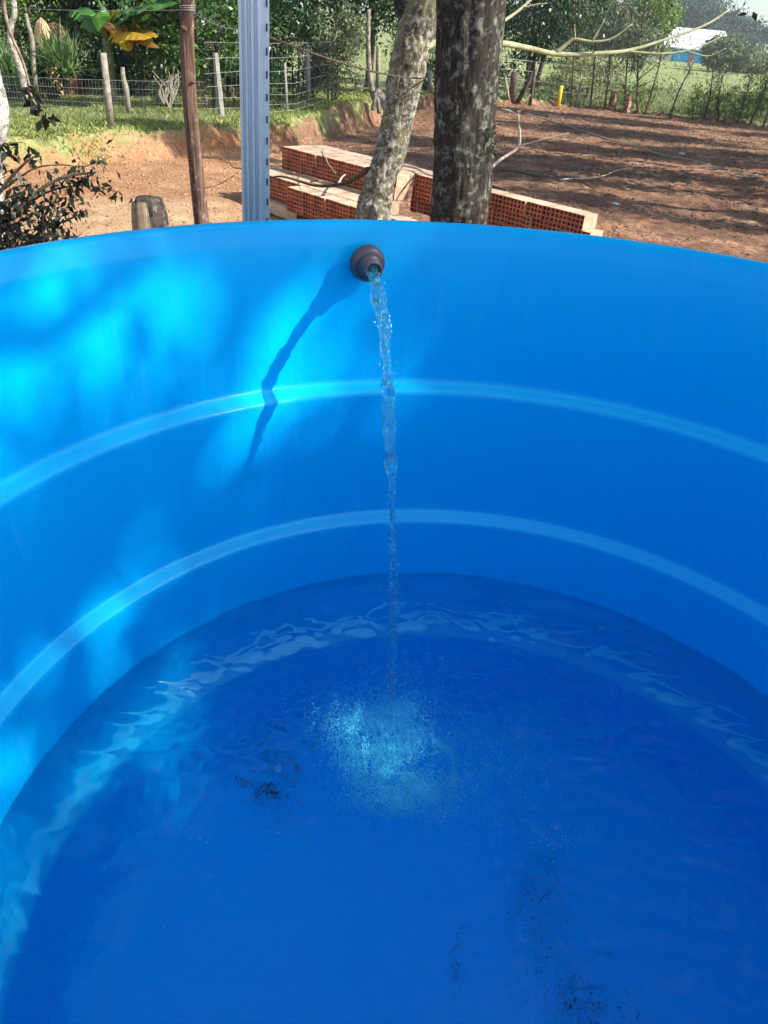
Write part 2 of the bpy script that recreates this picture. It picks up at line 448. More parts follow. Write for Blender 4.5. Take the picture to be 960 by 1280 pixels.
# inlet fitting
M['pvc'] = simple('grey_pvc', (.07, .058, .066), (.10, .082, .09), scale=5, rough=.35, spec=.5)
M['pvc_in'] = simple('pvc_inside', (.02, .018, .02), rough=.5)
fp = wallpt(459, 329)
inw = np.array([AX[0] - fp[0], AX[1] - fp[1], 0]); inw /= np.linalg.norm(inw)
def lathe(origin, dirv, prof_, n=40):
    dirv = dirv / np.linalg.norm(dirv); u = np.cross(dirv, [0, 0, 1]); u /= np.linalg.norm(u); w = np.cross(dirv, u)
    a = np.arange(n) / n * 2 * np.pi; V = []; F = []
    for (s_, r_) in prof_:
        V.append(origin + dirv * s_ + r_ * (np.cos(a)[:, None] * u + np.sin(a)[:, None] * w))
    for i in range(len(prof_) - 1):
        for j in range(n):
            k = (j + 1) % n; F.append((i * n + j, (i + 1) * n + j, (i + 1) * n + k, i * n + k))
    return np.concatenate(V), F
tilt = inw + np.array([0, 0, .0])
V, F = lathe(fp - tilt * .002, tilt, [(0, .030), (0, .0405), (.003, .0415), (.006, .041), (.013, .037), (.017, .032), (.018, .026), (.018, .02)])
fit = mesh('inlet_fitting', V, F, M['pvc'], tank, smooth=True)
nd = inw + np.array([0, 0, -.12])
V, F = lathe(fp + tilt * .012, nd, [(0, .0265), (.016, .0265), (.018, .0255), (.019, .0225), (.040, .0215), (.0405, .0205), (.0405, .0165), (.038, .016), (.004, .016), (.003, .0)])
noz = mesh('nozzle', V, F, M['pvc'], fit, smooth=True)
V, F = lathe(fp - inw * .05, -inw, [(-.02, .0), (-.02, .024), (.045, .024), (.045, .0)])
mesh('supply_pipe', V, F, M['pvc'], fit, smooth=True)

# ------------------------------------------------------------------ water surface
LAND = onz(491, 872, ZWAT)
m, t, p, o = new_mat('clear_water')
t.nodes.remove(p)
gl = N(t, 'BsdfGlass', i_IOR=1.22, i_Roughness=0.0)
gl.inputs['Color'].default_value = (.96, .99, 1, 1)
tr_ = N(t, 'BsdfTransparent'); tr_.inputs[0].default_value = (.93, .98, 1, 1); mx = N(t, 'MixShader', i_0=.33); t.links.new(gl.outputs[0], mx.inputs[1]); t.links.new(tr_.outputs[0], mx.inputs[2])
t.links.new(mx.outputs[0], o.inputs[0])
M['water'] = m
rw = inner_r(ZWAT) + .003
nr, na = 380, 720
rr = np.linspace(0, 1, nr + 1)[1:] * rw
aa = np.arange(na) / na * 2 * np.pi
RR, AA = np.meshgrid(rr, aa, indexing='ij')
WX, WY = AX[0] + RR * np.cos(AA), AX[1] + RR * np.sin(AA)
def wave(x, y):
    dx, dy = x - LAND[0], y - LAND[1]; r_ = np.hypot(dx, dy)
    ed = rw - np.hypot(x - AX[0], y - AX[1])
    wx, wy = x + .03 * vnoise(x * 6, y * 6, 1), y + .03 * vnoise(x * 6, y * 6, 7)
    dist = r_ + .018 * vnoise(x * 9, y * 9, 3)
    ring = np.cos(2 * np.pi * dist / .034) * .0011 * np.exp(-(r_ / .26)) * sstep(.0, .05, r_)
    chop = (vnoise(wx * 24, wy * 24, 2) * .0013 + vnoise(wx * 55, wy * 55, 4) * .0007 + vnoise(wx * 110, wy * 110, 9) * .00035 * np.exp(-(r_ / .3) ** 2)) * (.42 + 1.5 * np.exp(-(r_ / .40) ** 2))
    # ripples running round along the wall
    wl_ = (vnoise(wx * 10 + wy * 3, wy * 38, 8) * .0011 + vnoise(wx * 20, wy * 70, 6) * .0004) * (.3 + 1.0 * np.exp(-(ed / .30) ** 2)) * sstep(-.1, .7, y)
    bowl = -.010 * np.exp(-(r_ / .022) ** 2) + .004 * np.exp(-((r_ - .045) / .016) ** 2)
    swell = .0022 * vnoise(x * 5, y * 5, 5)
    men = .002 * np.exp(-ed / .004)
    ef = .15 + .85 * sstep(0, .07, ed)
    return ZWAT + 3.0 * ring + (5.5 * chop + 13 * wl_ + swell) * ef + bowl + men
WZ = wave(WX, WY)
V = np.vstack([[AX[0], AX[1], float(wave(np.array(AX[0]), np.array(AX[1])))], np.stack([WX, WY, WZ], -1).reshape(-1, 3)])
F = []
for j in range(na): F.append((0, 1 + j, 1 + (j + 1) % na))
ii = 1 + np.arange(nr * na).reshape(nr, na); i2 = np.roll(ii, -1, 1)
F += [tuple(q) for q in np.stack([ii[:-1], ii[1:], i2[1:], i2[:-1]], -1).reshape(-1, 4)]
water = mesh('water', V, F, M['water'], kind='structure', smooth=True)
water.cycles.is_caustics_caster = True

# ------------------------------------------------------------------ falling jet
st = fp + nd / np.linalg.norm(nd) * .030 + tilt * .012
hd = LAND[:2] - st[:2]; D = st[2] - ZWAT
K = 420
ks = np.linspace(0, 1, K) ** .8
JP = np.stack([st[0] + hd[0] * ks, st[1] + hd[1] * ks, st[2] - D * (ks ** 2 * .93 + .07 * ks)], 1)
fall = np.clip((st[2] - JP[:, 2]) / D, 0, 1)
m, t, p, o = new_mat('jet_water')
t.nodes.remove(p)
gl = N(t, 'BsdfGlass', i_IOR=1.333, i_Roughness=0.02); gl.inputs['Color'].default_value = (.85, 1, 1, 1)
tc = N(t, 'TexCoord'); nj = N(t, 'TexNoise', i_Scale=150, i_Detail=3); t.links.new(tc.outputs['Object'], nj.inputs[0])
bj = N(t, 'Bump', i_Strength=.35, i_Distance=.004); t.links.new(nj.outputs[0], bj.inputs['Height']); t.links.new(bj.outputs[0], gl.inputs['Normal'])
df = N(t, 'BsdfTranslucent'); df.inputs[0].default_value = (.85, .97, 1, 1)
mx = N(t, 'MixShader', i_0=.05); t.links.new(gl.outputs[0], mx.inputs[1]); t.links.new(df.outputs[0], mx.inputs[2])
tj = N(t, 'BsdfTransparent'); tj.inputs[0].default_value = (.86, 1, 1, 1); mj = N(t, 'MixShader', i_0=.30); t.links.new(mx.outputs[0], mj.inputs[1]); t.links.new(tj.outputs[0], mj.inputs[2]); t.links.new(mj.outputs[0], o.inputs[0])
m2, t2, p2, o2 = new_mat('aerated_water'); p2.inputs['Base Color'].default_value = (.55, .95, 1, 1); p2.inputs['Roughness'].default_value = .15; p2.inputs['Transmission Weight'].default_value = .25
M['aer'] = m2
M['jet'] = m
jb = MB()
for k in range(4):
    ph = k * 1.7
    base = [.0125, .0082, .0075, .0062][k] * (1 - .46 * fall ** .7)
    off = (.35 if k == 0 else 1) * (.0095 * (1 - .55 * fall))
    tw = 9 * np.sqrt(ks) * (1 + .2 * k) + ph
    Pn = JP + np.stack([off * np.cos(tw), off * np.sin(tw), 0 * tw], 1)
    arc = np.cumsum(np.r_[0, np.linalg.norm(np.diff(JP, axis=0), axis=1)])
    Pn[:, 0] += .004 * vnoise(arc * 14, k * 3.0, 1) * (fall + .2); Pn[:, 1] += .003 * vnoise(arc * 14, k * 3.0, 5)
    pinch = .85 + (.45 + .5 * fall) * vnoise(arc * 22 + 9 * k, k * 5.0, 2) + .35 * vnoise(arc * 60, k * 5.0, 7)
    rads = np.clip(base * pinch, .0007, .03)
    def rf(f, a, k=k):
        s_ = f * 60
        return 1 + .28 * vnoise(np.cos(a) * 1.6 + k * 9, np.sin(a) * 1.6, s_) + .14 * vnoise(np.cos(a) * 3 + k * 9, np.sin(a) * 3, s_ * 2.4)
    if k == 3: Pn, rads = Pn[:230], rads[:230]
    jb.tube(Pn, rads, 18, True, rfun=rf)
def icos(c, r_, sq=1.0):
    ph_ = (1 + 5 ** .5) / 2
    v = np.array([(-1, ph_, 0), (1, ph_, 0), (-1, -ph_, 0), (1, -ph_, 0), (0, -1, ph_), (0, 1, ph_), (0, -1, -ph_), (0, 1, -ph_), (ph_, 0, -1), (ph_, 0, 1), (-ph_, 0, -1), (-ph_, 0, 1)])
    v = v / np.linalg.norm(v[0]) * r_; v[:, 2] *= sq
    return v + c
ICF = [(0, 11, 5), (0, 5, 1), (0, 1, 7), (0, 7, 10), (0, 10, 11), (1, 5, 9), (5, 11, 4), (11, 10, 2), (10, 7, 6), (7, 1, 8), (3, 9, 4), (3, 4, 2), (3, 2, 6), (3, 6, 8), (3, 8, 9), (4, 9, 5), (2, 4, 11), (6, 2, 10), (8, 6, 7), (9, 8, 1)]
for i in range(70):
    k = int(rng.uniform(60, K - 4)); r_ = rng.uniform(.0012, .0034)
    jb.add(icos(JP[k] + rng.normal(size=3) * [.011, .011, .01], r_, 1.4), ICF)
for i in range(620):
    k = int(K * rng.uniform()); k = min(K - 4, k + 4); w_ = .0085 * (1 - .6 * fall[k]); gl_ = 1 - .75 * fall[k]
    if rng.uniform() > .25 + .9 * abs(float(vnoise(k * .06, 3.3, 0))): continue
    c = JP[k] + rng.normal(size=3) * [w_, w_, .004]
    q = icos(np.zeros(3), rng.uniform(.0006, .0022) * (.5 + .5 * gl_), 2.2) * rng.uniform(.5, 1.4, (12, 1))
    jb.add(q + c, ICF, 1)
jet = jb.out('water_jet', M['jet'], mats=[M['jet'], M['aer']], label='thin twisting stream of clear water falling from the grey inlet fitting', cat='water stream', smooth=True)
# bubbles
m, t, p, o = new_mat('air_bubbles')
p.inputs['Base Color'].default_value = (.14, .88, 1.0, 1); p.inputs['Roughness'].default_value = .25
p.inputs['Specular IOR Level'].default_value = .3
M['bubble'] = m
OCT = np.array([(1, 0, 0), (-1, 0, 0), (0, 1, 0), (0, -1, 0), (0, 0, 1), (0, 0, -1)], float)
OCF = np.array([(0, 2, 4), (2, 1, 4), (1, 3, 4), (3, 0, 4), (2, 0, 5), (1, 2, 5), (3, 1, 5), (0, 3, 5)])
def bubbles(name, C, rs, label):
    if len(C) > 3000000:
        TT = np.array([(1, 1, 1), (-1, -1, 1), (-1, 1, -1), (1, -1, -1)]) * .8; TF = np.array([(0, 1, 3), (0, 3, 2), (0, 2, 1), (1, 2, 3)])
        V = (C[:, None, :] + TT[None] * rs[:, None, None]).reshape(-1, 3); F = (TF[None] + 4 * np.arange(len(C))[:, None, None]).reshape(-1, 3)
    else:
        V = (C[:, None, :] + OCT[None] * rs[:, None, None]).reshape(-1, 3)
        F = (OCF[None] + 6 * np.arange(len(C))[:, None, None]).reshape(-1, 3)
    o = mesh(name, V, F, M['bubble'], kind='stuff', label=label, cat='bubbles', smooth=True); o.cycles.is_caustics_receiver = True; return o
def plume(px, py, sx, sy, n, d0, d1):
    c = onz(px, py, ZWAT); ex = onz(px + sx, py, ZWAT) - c; ey = onz(px, py + sy, ZWAT) - c
    g = rng.normal(size=(n, 2)) * .5
    P = c + g[:, :1] * ex + g[:, 1:] * ey
    P[:, 2] = ZWAT - rng.uniform(d0, d1, n)
    return P
def cloud(n, d0, d1):
    px = rng.uniform(350, 690, n); py = rng.uniform(830, 1060, n)
    e = lambda cx, cy, rx, ry: np.exp(-((px - cx) / rx) ** 2 - ((py - cy) / ry) ** 2)
    arc = np.exp(-((np.hypot((px - 540) / 30., (py - 958) / 34.) - 1) / .17) ** 2) * ((px > 540) | (py > 960)) * 1.1
    w = 1.1 * e(486, 900, 34, 34) + 1.0 * e(474, 945, 40, 38) + .9 * e(512, 988, 46, 20) + .5 * e(436, 900, 30, 24) + .6 * arc + .16 * e(590, 960, 70, 50) + .15 * e(520, 880, 40, 24)
    w = w * (.75 + .5 * vnoise(px / 16., py / 12., 1) + .35 * vnoise(px / 5., py / 4., 4))
    k = rng.uniform(size=n) < np.clip(w, 0, 1) * .9
    px, py = px[k], py[k]
    D_ = FWD[None] + RGT[None] * ((px - 480) / FPX)[:, None] + UPV[None] * ((640 - py) / FPX)[:, None]; P = CO + D_ * ((ZWAT - HC) / D_[:, 2])[:, None]; P[:, 2] -= rng.uniform(d0, d1, len(P)); return P
Cb = np.vstack([cloud(210000, .004, .022), plume(600, 940, 110, 90, 200, .002, .01), plume(690, 990, 60, 60, 90, .002, .01), plume(520, 830, 60, 40, 260, .002, .01), plume(430, 880, 90, 40, 200, .002, .01)])
bubbles('bubbles', Cb, rng.uniform(.0005, .0014, len(Cb)) , 'cloud of fine pale bubbles where the falling water plunges in')
Cb = np.vstack([plume(700, 1040, 45, 22, 60, .001, .004), plume(600, 1050, 40, 40, 30, .001, .004), plume(620, 830, 130, 30, 60, .001, .004), plume(240, 1060, 160, 120, 40, .001, .004), plume(760, 1050, 160, 140, 40, .001, .004)])
bubbles('bubbles', Cb, rng.uniform(.0008, .0018, len(Cb)), 'scattered single bubbles drifting on the water away from the plunge')
# tiny drops clinging to the far wall
def drops():
    V = []; F = []
    b = MB()
    for i in range(420):
        px = rng.normal(510, 130); py = rng.uniform(470, 712)
        if py < 560 and rng.uniform() < .6: continue
        c = wallpt(px, py)
        if c[2] < ZWAT + .01 or c[2] > 1.35: continue
        b.add(icos(np.zeros(3), rng.uniform(.0006, .0018), 1.4) + c, ICF)
    b.out('water_drops', M['jet'], kind='stuff', label='tiny splashed drops clinging to the far blue wall', smooth=True)
drops()
# dark flecks
M['silt'] = simple('dark_silt', (.01, .008, .01), (.06, .02, .03), scale=60, rough=.8)
def flecks(px, py, sx, sy, n, size, label, zoff=.004, ang=0):
    # they lie on the tank floor; aim through the surface at the place where they show
    d = ray(px, py); d = d / np.linalg.norm(d)
    hz = np.array([d[0], d[1], 0]); sn = np.linalg.norm(hz); hz /= sn
    st_ = sn / 1.22; w = onz(px, py, ZWAT); f = w + hz * (ZWAT - ZF) * st_ / math.sqrt(1 - st_ * st_)
    C = np.zeros((n, 3)); g = rng.normal(size=(n, 2)) * .5
    k = sx / 560.; k2 = sy / 460.
    C[:, 0] = f[0] + g[:, 0] * k; C[:, 1] = f[1] - g[:, 1] * k2 + g[:, 0] * k * ang; C[:, 2] = ZF + zoff + rng.uniform(0, .002, n)
    keep = np.hypot(C[:, 0] - AX[0], C[:, 1] - AX[1]) < .74
    C = C[keep]; n = len(C)
    a = rng.uniform(0, 6.28, n); s_ = size * rng.uniform(.4, 1.3, n)
    V = []
    for q in range(5):
        rr_ = s_ * rng.uniform(.5, 1.2, n)
        V.append(C + np.stack([np.cos(a + q * 1.2566) * rr_, np.sin(a + q * 1.2566) * rr_, 0 * a + .0015 * (q % 2)], 1))
    V = np.stack(V, 1).reshape(-1, 3)
    mesh('silt', V, np.arange(5 * n).reshape(n, 5), M['silt'], kind='stuff', label=label, cat='debris')
flecks(335, 946, 46, 50, 520, .0030, 'largest dark patch of sunken silt, left of the bubble cloud', ang=-.3)
flecks(676, 1120, 44, 105, 520, .0021, 'faint speckled streak of silt on the floor at lower right')
flecks(738, 1240, 48, 32, 300, .0024, 'dark smudge of silt below the speckled streak')
flecks(578, 1190, 10, 18, 60, .0022, 'tiny black and reddish flecks at the bottom centre')

# ------------------------------------------------------------------ bricks
m, t, p, o = new_mat('fired_clay')
tc = N(t, 'TexCoord'); oi = N(t, 'ObjectInfo')
n1 = N(t, 'TexNoise', i_Scale=25, i_Detail=5); t.links.new(tc.outputs['Object'], n1.inputs[0])
r1 = ramp(t, [(.3, (.36, .10, .05)), (.7, (.52, .17, .08))]); t.links.new(n1.outputs[0], r1.inputs[0])
hs = N(t, 'HueSaturation'); mr = N(t, 'MapRange', i_3=.75, i_4=1.2); t.links.new(oi.outputs['Random'], mr.inputs[0]); t.links.new(mr.outputs[0], hs.inputs['Value'])
t.links.new(r1.outputs[0], hs.inputs['Color']); t.links.new(hs.outputs[0], p.inputs['Base Color']); p.inputs['Roughness'].default_value = .85
M['clay'] = m
m, t, p, o = new_mat('dusty_clay')
tc = N(t, 'TexCoord'); oi = N(t, 'ObjectInfo')
n1 = N(t, 'TexNoise', i_Scale=18, i_Detail=6); t.links.new(tc.outputs['Object'], n1.inputs[0])
r1 = ramp(t, [(.32, (.52, .31, .19)), (.68, (.70, .53, .37))]); t.links.new(n1.outputs[0], r1.inputs[0])
hs = N(t, 'HueSaturation'); mr = N(t, 'MapRange', i_3=.66, i_4=1.12); t.links.new(oi.outputs['Random'], mr.inputs[0]); t.links.new(mr.outputs[0], hs.inputs['Value'])
t.links.new(r1.outputs[0], hs.inputs['Color']); t.links.new(hs.outputs[0], p.inputs['Base Color']); p.inputs['Roughness'].default_value = .9
M['dusty'] = m
BW, BHt, BL = .090, .122, .205
def brick_mesh():
    b = MB(); cw, ch = BW / 2, BHt / 3; hw = cw * .35; hh = ch * .35
    for ix in range(2):
        for iz in range(3):
            cx, cz = -BW / 2 + cw * (ix + .5), ch * (iz + .5)
            a8 = np.arange(8) * math.pi / 4 + math.pi / 8
            for s_, y in ((0, -BL / 2), (1, BL / 2)):
                O = [(cx - cw / 2, y, cz - ch / 2), (cx + cw / 2, y, cz - ch / 2), (cx + cw / 2, y, cz + ch / 2), (cx - cw / 2, y, cz + ch / 2)]
                I = [(cx + 1.08 * hw * math.cos(q), y, cz + 1.08 * hh * math.sin(q)) for q in a8]
                # inner points order: angles 22.5.. -> corners: right-top(0,1) ...
                f = [(0, 1, 10, 9), (1, 2, 4, 11), (2, 3, 6, 5), (3, 0, 8, 7), (0, 9, 8), (1, 11, 10), (2, 5, 4), (3, 7, 6)]
                if s_: f = [q[::-1] for q in f]
                b.add(O + I, f, 0)
            I0 = [(cx + 1.08 * hw * math.cos(q), -BL / 2, cz + 1.08 * hh * math.sin(q)) for q in a8]
            I1 = [(x, BL / 2, z) for x, _, z in I0]
            b.add(I0 + I1, [(k, k + 8, (k + 1) % 8 + 8, (k + 1) % 8) for k in range(8)], 0)
    x, y, z = BW / 2, BL / 2, BHt
    b.add([(-x, -y, z), (x, -y, z), (x, y, z), (-x, y, z)], [(0, 1, 2, 3)], 1)
    b.add([(-x, -y, 0), (x, -y, 0), (x, y, 0), (-x, y, 0)], [(3, 2, 1, 0)], 1)
    b.add([(x, -y, 0), (x, y, 0), (x, y, z), (x, -y, z)], [(0, 1, 2, 3)], 1)
    b.add([(-x, -y, 0), (-x, y, 0), (-x, y, z), (-x, -y, z)], [(3, 2, 1, 0)], 1)
    return b
UV_ = np.array([.712, -.702]); BV = np.array([.702, .712])        # along the stacks / towards their back
A0 = np.array([-1.60, 9.84])
byaw = math.atan2(UV_[1], UV_[0])
proto_b = brick_mesh().out('hollow_brick', M['clay'], mats=[M['clay'], M['dusty']])
first_b = [True]
def brick(u, v, lev, label, yaw=0.0):
    """u along the row, v towards the back (front face of the top stack is v=0), lev = course."""
    global proto_b
    if first_b[0]: o = proto_b; first_b[0] = False
    else: o = proto_b.copy(); COL.objects.link(o)
    v += BL / 2
    c = A0 + UV_ * (u + random.gauss(0, .0015)) + BV * (v + random.gauss(0, .007))
    o.location = (c[0], c[1], .01 + lev * (BHt + .003))
    o.rotation_euler = (0, 0, byaw + yaw + random.gauss(0, .014))
    link_props(o, label, 'brick', 'hollow red clay bricks stacked behind the blue tank', None)
PU = BW + .005
RV = BL + .006
for i in range(21):
    for d in range(3):
        brick(.05 + i * PU, d * RV, 4, 'hollow brick on the flat sunlit top of the upper left stack')
    brick(.05 + i * PU, 0, 3, 'red hollow brick in the lower course of the upper left stack')
for i in range(23):
    if i != 9: brick(-.06 + i * PU, -RV, 2, 'hollow brick on the middle step against the upper left stack')
    brick(-.04 + i * PU, -2 * RV, 2, 'hollow brick along the outer edge of the middle step')
    if i < 13: brick(-.04 + i * PU, -2 * RV, 1, 'red hollow brick in the lower course of the middle step')
for i in range(19):
    brick(1.02 + i * PU, -3 * RV - .01, 2, 'hollow brick of the row pushed out in front of the middle step')
    brick(1.00 + i * PU, -3 * RV, 1, 'red hollow brick under the row pushed out in front')
brick(-.17, -2 * RV + .05, 2, 'single brick turned sideways at the left end of the middle step', math.pi / 2)
for i in range(4):
    brick(.28 + i * .21, -3 * RV + .04, 0, 'brick lying lowest near the steel post, seen over the rim', math.pi / 2)
for i in range(23):
    for l in range(5):
        if l < 2 and i < 12: continue
        brick(2.02 + i * PU, .27, l, ['red hollow brick at the foot of the long right row', 'red hollow brick in the second course of the long right row', 'red hollow brick in the third course of the long right row', 'red hollow brick in the fourth course of the long right row', 'pale topped hollow brick along the top of the long right row'][l])
for (i, l) in ((23, 3), (23, 2), (24, 2), (25, 2), (23, 1), (24, 1), (25, 1), (26, 1), (23, 0), (24, 0), (25, 0), (26, 0)):
    brick(2.02 + i * PU, .27, l, 'brick on the small stepped end at the right of the row')
for i in range(3):
    for l in (4, 5): brick(2.32 + i * PU, .27 + RV, l, 'one of the few loose bricks raised behind the row, left of the dark trunk')

# ------------------------------------------------------------------ bark
def bark(name, base1, base2, lich, lscale, lo, hi, moss=None, mlo=.5, mhi=.6, vs=.25):
    m, t, p, o = new_mat(name)
    tc = N(t, 'TexCoord'); mp = N(t, 'Mapping'); mp.inputs['Scale'].default_value = (1, 1, vs); t.links.new(tc.outputs['Object'], mp.inputs[0])
    n1 = N(t, 'TexNoise', i_Scale=42, i_Detail=8, i_Roughness=.7, i_Distortion=.6); t.links.new(mp.outputs[0], n1.inputs[0])
    r1 = ramp(t, [(.38, base1), (.62, base2)]); t.links.new(n1.outputs[0], r1.inputs[0])
    n2 = N(t, 'TexNoise', i_Scale=lscale, i_Detail=7, i_Roughness=.68); t.links.new(tc.outputs['Object'], n2.inputs[0])
    r2 = ramp(t, [(lo, (0, 0, 0)), (hi, (1, 1, 1))]); t.links.new(n2.outputs[0], r2.inputs[0])
    mx = N(t, 'Mix', data_type='RGBA'); t.links.new(r2.outputs[0], mx.inputs[0]); t.links.new(r1.outputs[0], mx.inputs[6]); mx.inputs[7].default_value = (*lich, 1)
    out = mx.outputs[2]
    if moss:
        n3 = N(t, 'TexNoise', i_Scale=9, i_Detail=6, i_Roughness=.7); t.links.new(tc.outputs['Object'], n3.inputs[0])
        r3 = ramp(t, [(mlo, (0, 0, 0)), (mhi, (1, 1, 1))]); t.links.new(n3.outputs[0], r3.inputs[0])
        mx2 = N(t, 'Mix', data_type='RGBA'); t.links.new(r3.outputs[0], mx2.inputs[0]); t.links.new(out, mx2.inputs[6]); mx2.inputs[7].default_value = (*moss, 1); out = mx2.outputs[2]
    t.links.new(out, p.inputs['Base Color']); p.inputs['Roughness'].default_value = .92; p.inputs['Specular IOR Level'].default_value = .15
    b = N(t, 'Bump', i_Strength=1.0, i_Distance=.02); t.links.new(n1.outputs[0], b.inputs['Height']); t.links.new(b.outputs[0], p.inputs['Normal'])
    return m
M['bark_dark'] = bark('dark_lichened_bark', (.018, .015, .013), (.075, .065, .055), (.28, .31, .25), 18, .515, .68)
M['bark_moss'] = bark('mossy_bark', (.06, .05, .04), (.24, .215, .16), (.52, .52, .44), 22, .47, .6, (.24, .24, .11), .50, .62, vs=.6)

def crown_pts(c, rad3, n, clumps, r=None, fill=.5, cs=.16):
    r = r or rng
    d = r.normal(size=(clumps, 3)); d /= np.linalg.norm(d, axis=1)[:, None]
    q = d * (r.uniform(fill ** 3, 1, clumps) ** (1 / 3.))[:, None]
    k = r.integers(0, clumps, n)
    P = q[k] + r.normal(size=(n, 3)) * cs * (r.uniform(.5, 1.3, clumps)[k])[:, None]
    return np.asarray(c) + P * np.asarray(rad3)
def branches(b, base, tips, r0, n=6):
    for tp_ in tips:
        mid = (base + tp_) / 2 + rng.normal(size=3) * np.linalg.norm(tp_ - base) * .08
        b.tube(spline([base, mid, tp_], 7), np.linspace(r0, r0 * .2, 7), n)

# thick tree
def thick_tree():
    base = np.array([.335, 5.5, -.05])
    root = empty('tree', base, 'thick dark upright trunk blotched with grey lichen, right of the mossy one', 'tree')
    P = spline([(.35, 5.5, -.1), (.335, 5.5, .8), (.30, 5.5, 1.4), (.25, 5.5, 2.1), (.2, 5.5, 3.2), (.15, 5.5, 4.6)], 150)
    r_ = np.interp(P[:, 2], [-.1, .3, .8, 1.5, 2.1, 3, 4.6], [.25, .203, .19, .193, .208, .18, .13])
    def rf(f, a):
        s_ = f * 30
        crease = np.exp(-((((a - CR + np.pi) % (2 * np.pi)) - np.pi) / .22) ** 2) * .26 * sstep(.1, .33, f)
        return 1 - crease + .05 * vnoise(np.cos(a) * 5, np.sin(a) * 5, s_ * .35) + .035 * vnoise(np.cos(a) * 14, np.sin(a) * 14, s_ * .9) + .02 * vnoise(np.cos(a) * 30, np.sin(a) * 30, s_ * 3)
    CR = 4.35
    V, F = tube(P, r_, 110, True, rf)
    mesh('trunk', V, F, M['bark_dark'], root, smooth=True)
    b = MB()
    for tp_ in [(-1.2, 5.2, 6.2), (1.4, 5.9, 6.5), (.2, 4.4, 6.8), (.4, 6.6, 6.9)]:
        branches(b, np.array([.15, 5.5, 4.4]), [np.array(tp_)], .1)
    b.out('limb', M['bark_dark'], root)
    C = crown_pts((.1, 5.5, 6.6), (2.2, 1.8, 1.3), 5000, 60)
    V, F = leaf_faces(C, .1); mesh('crown', V, F, M['leaf_dark'], root)
    # tufts of small epiphytes on the bark, right edge
    for (px, py) in ((612, 165), (614, 190), (556, 20)):
        c = at(px, py, 5.38); C = c + rng.normal(size=(60, 3)) * [.015, .015, .03]
        V, F = leaf_faces(C, .05, .12, .2); mesh('epiphyte', V, F, M['leaf_twig'], root)
thick_tree()

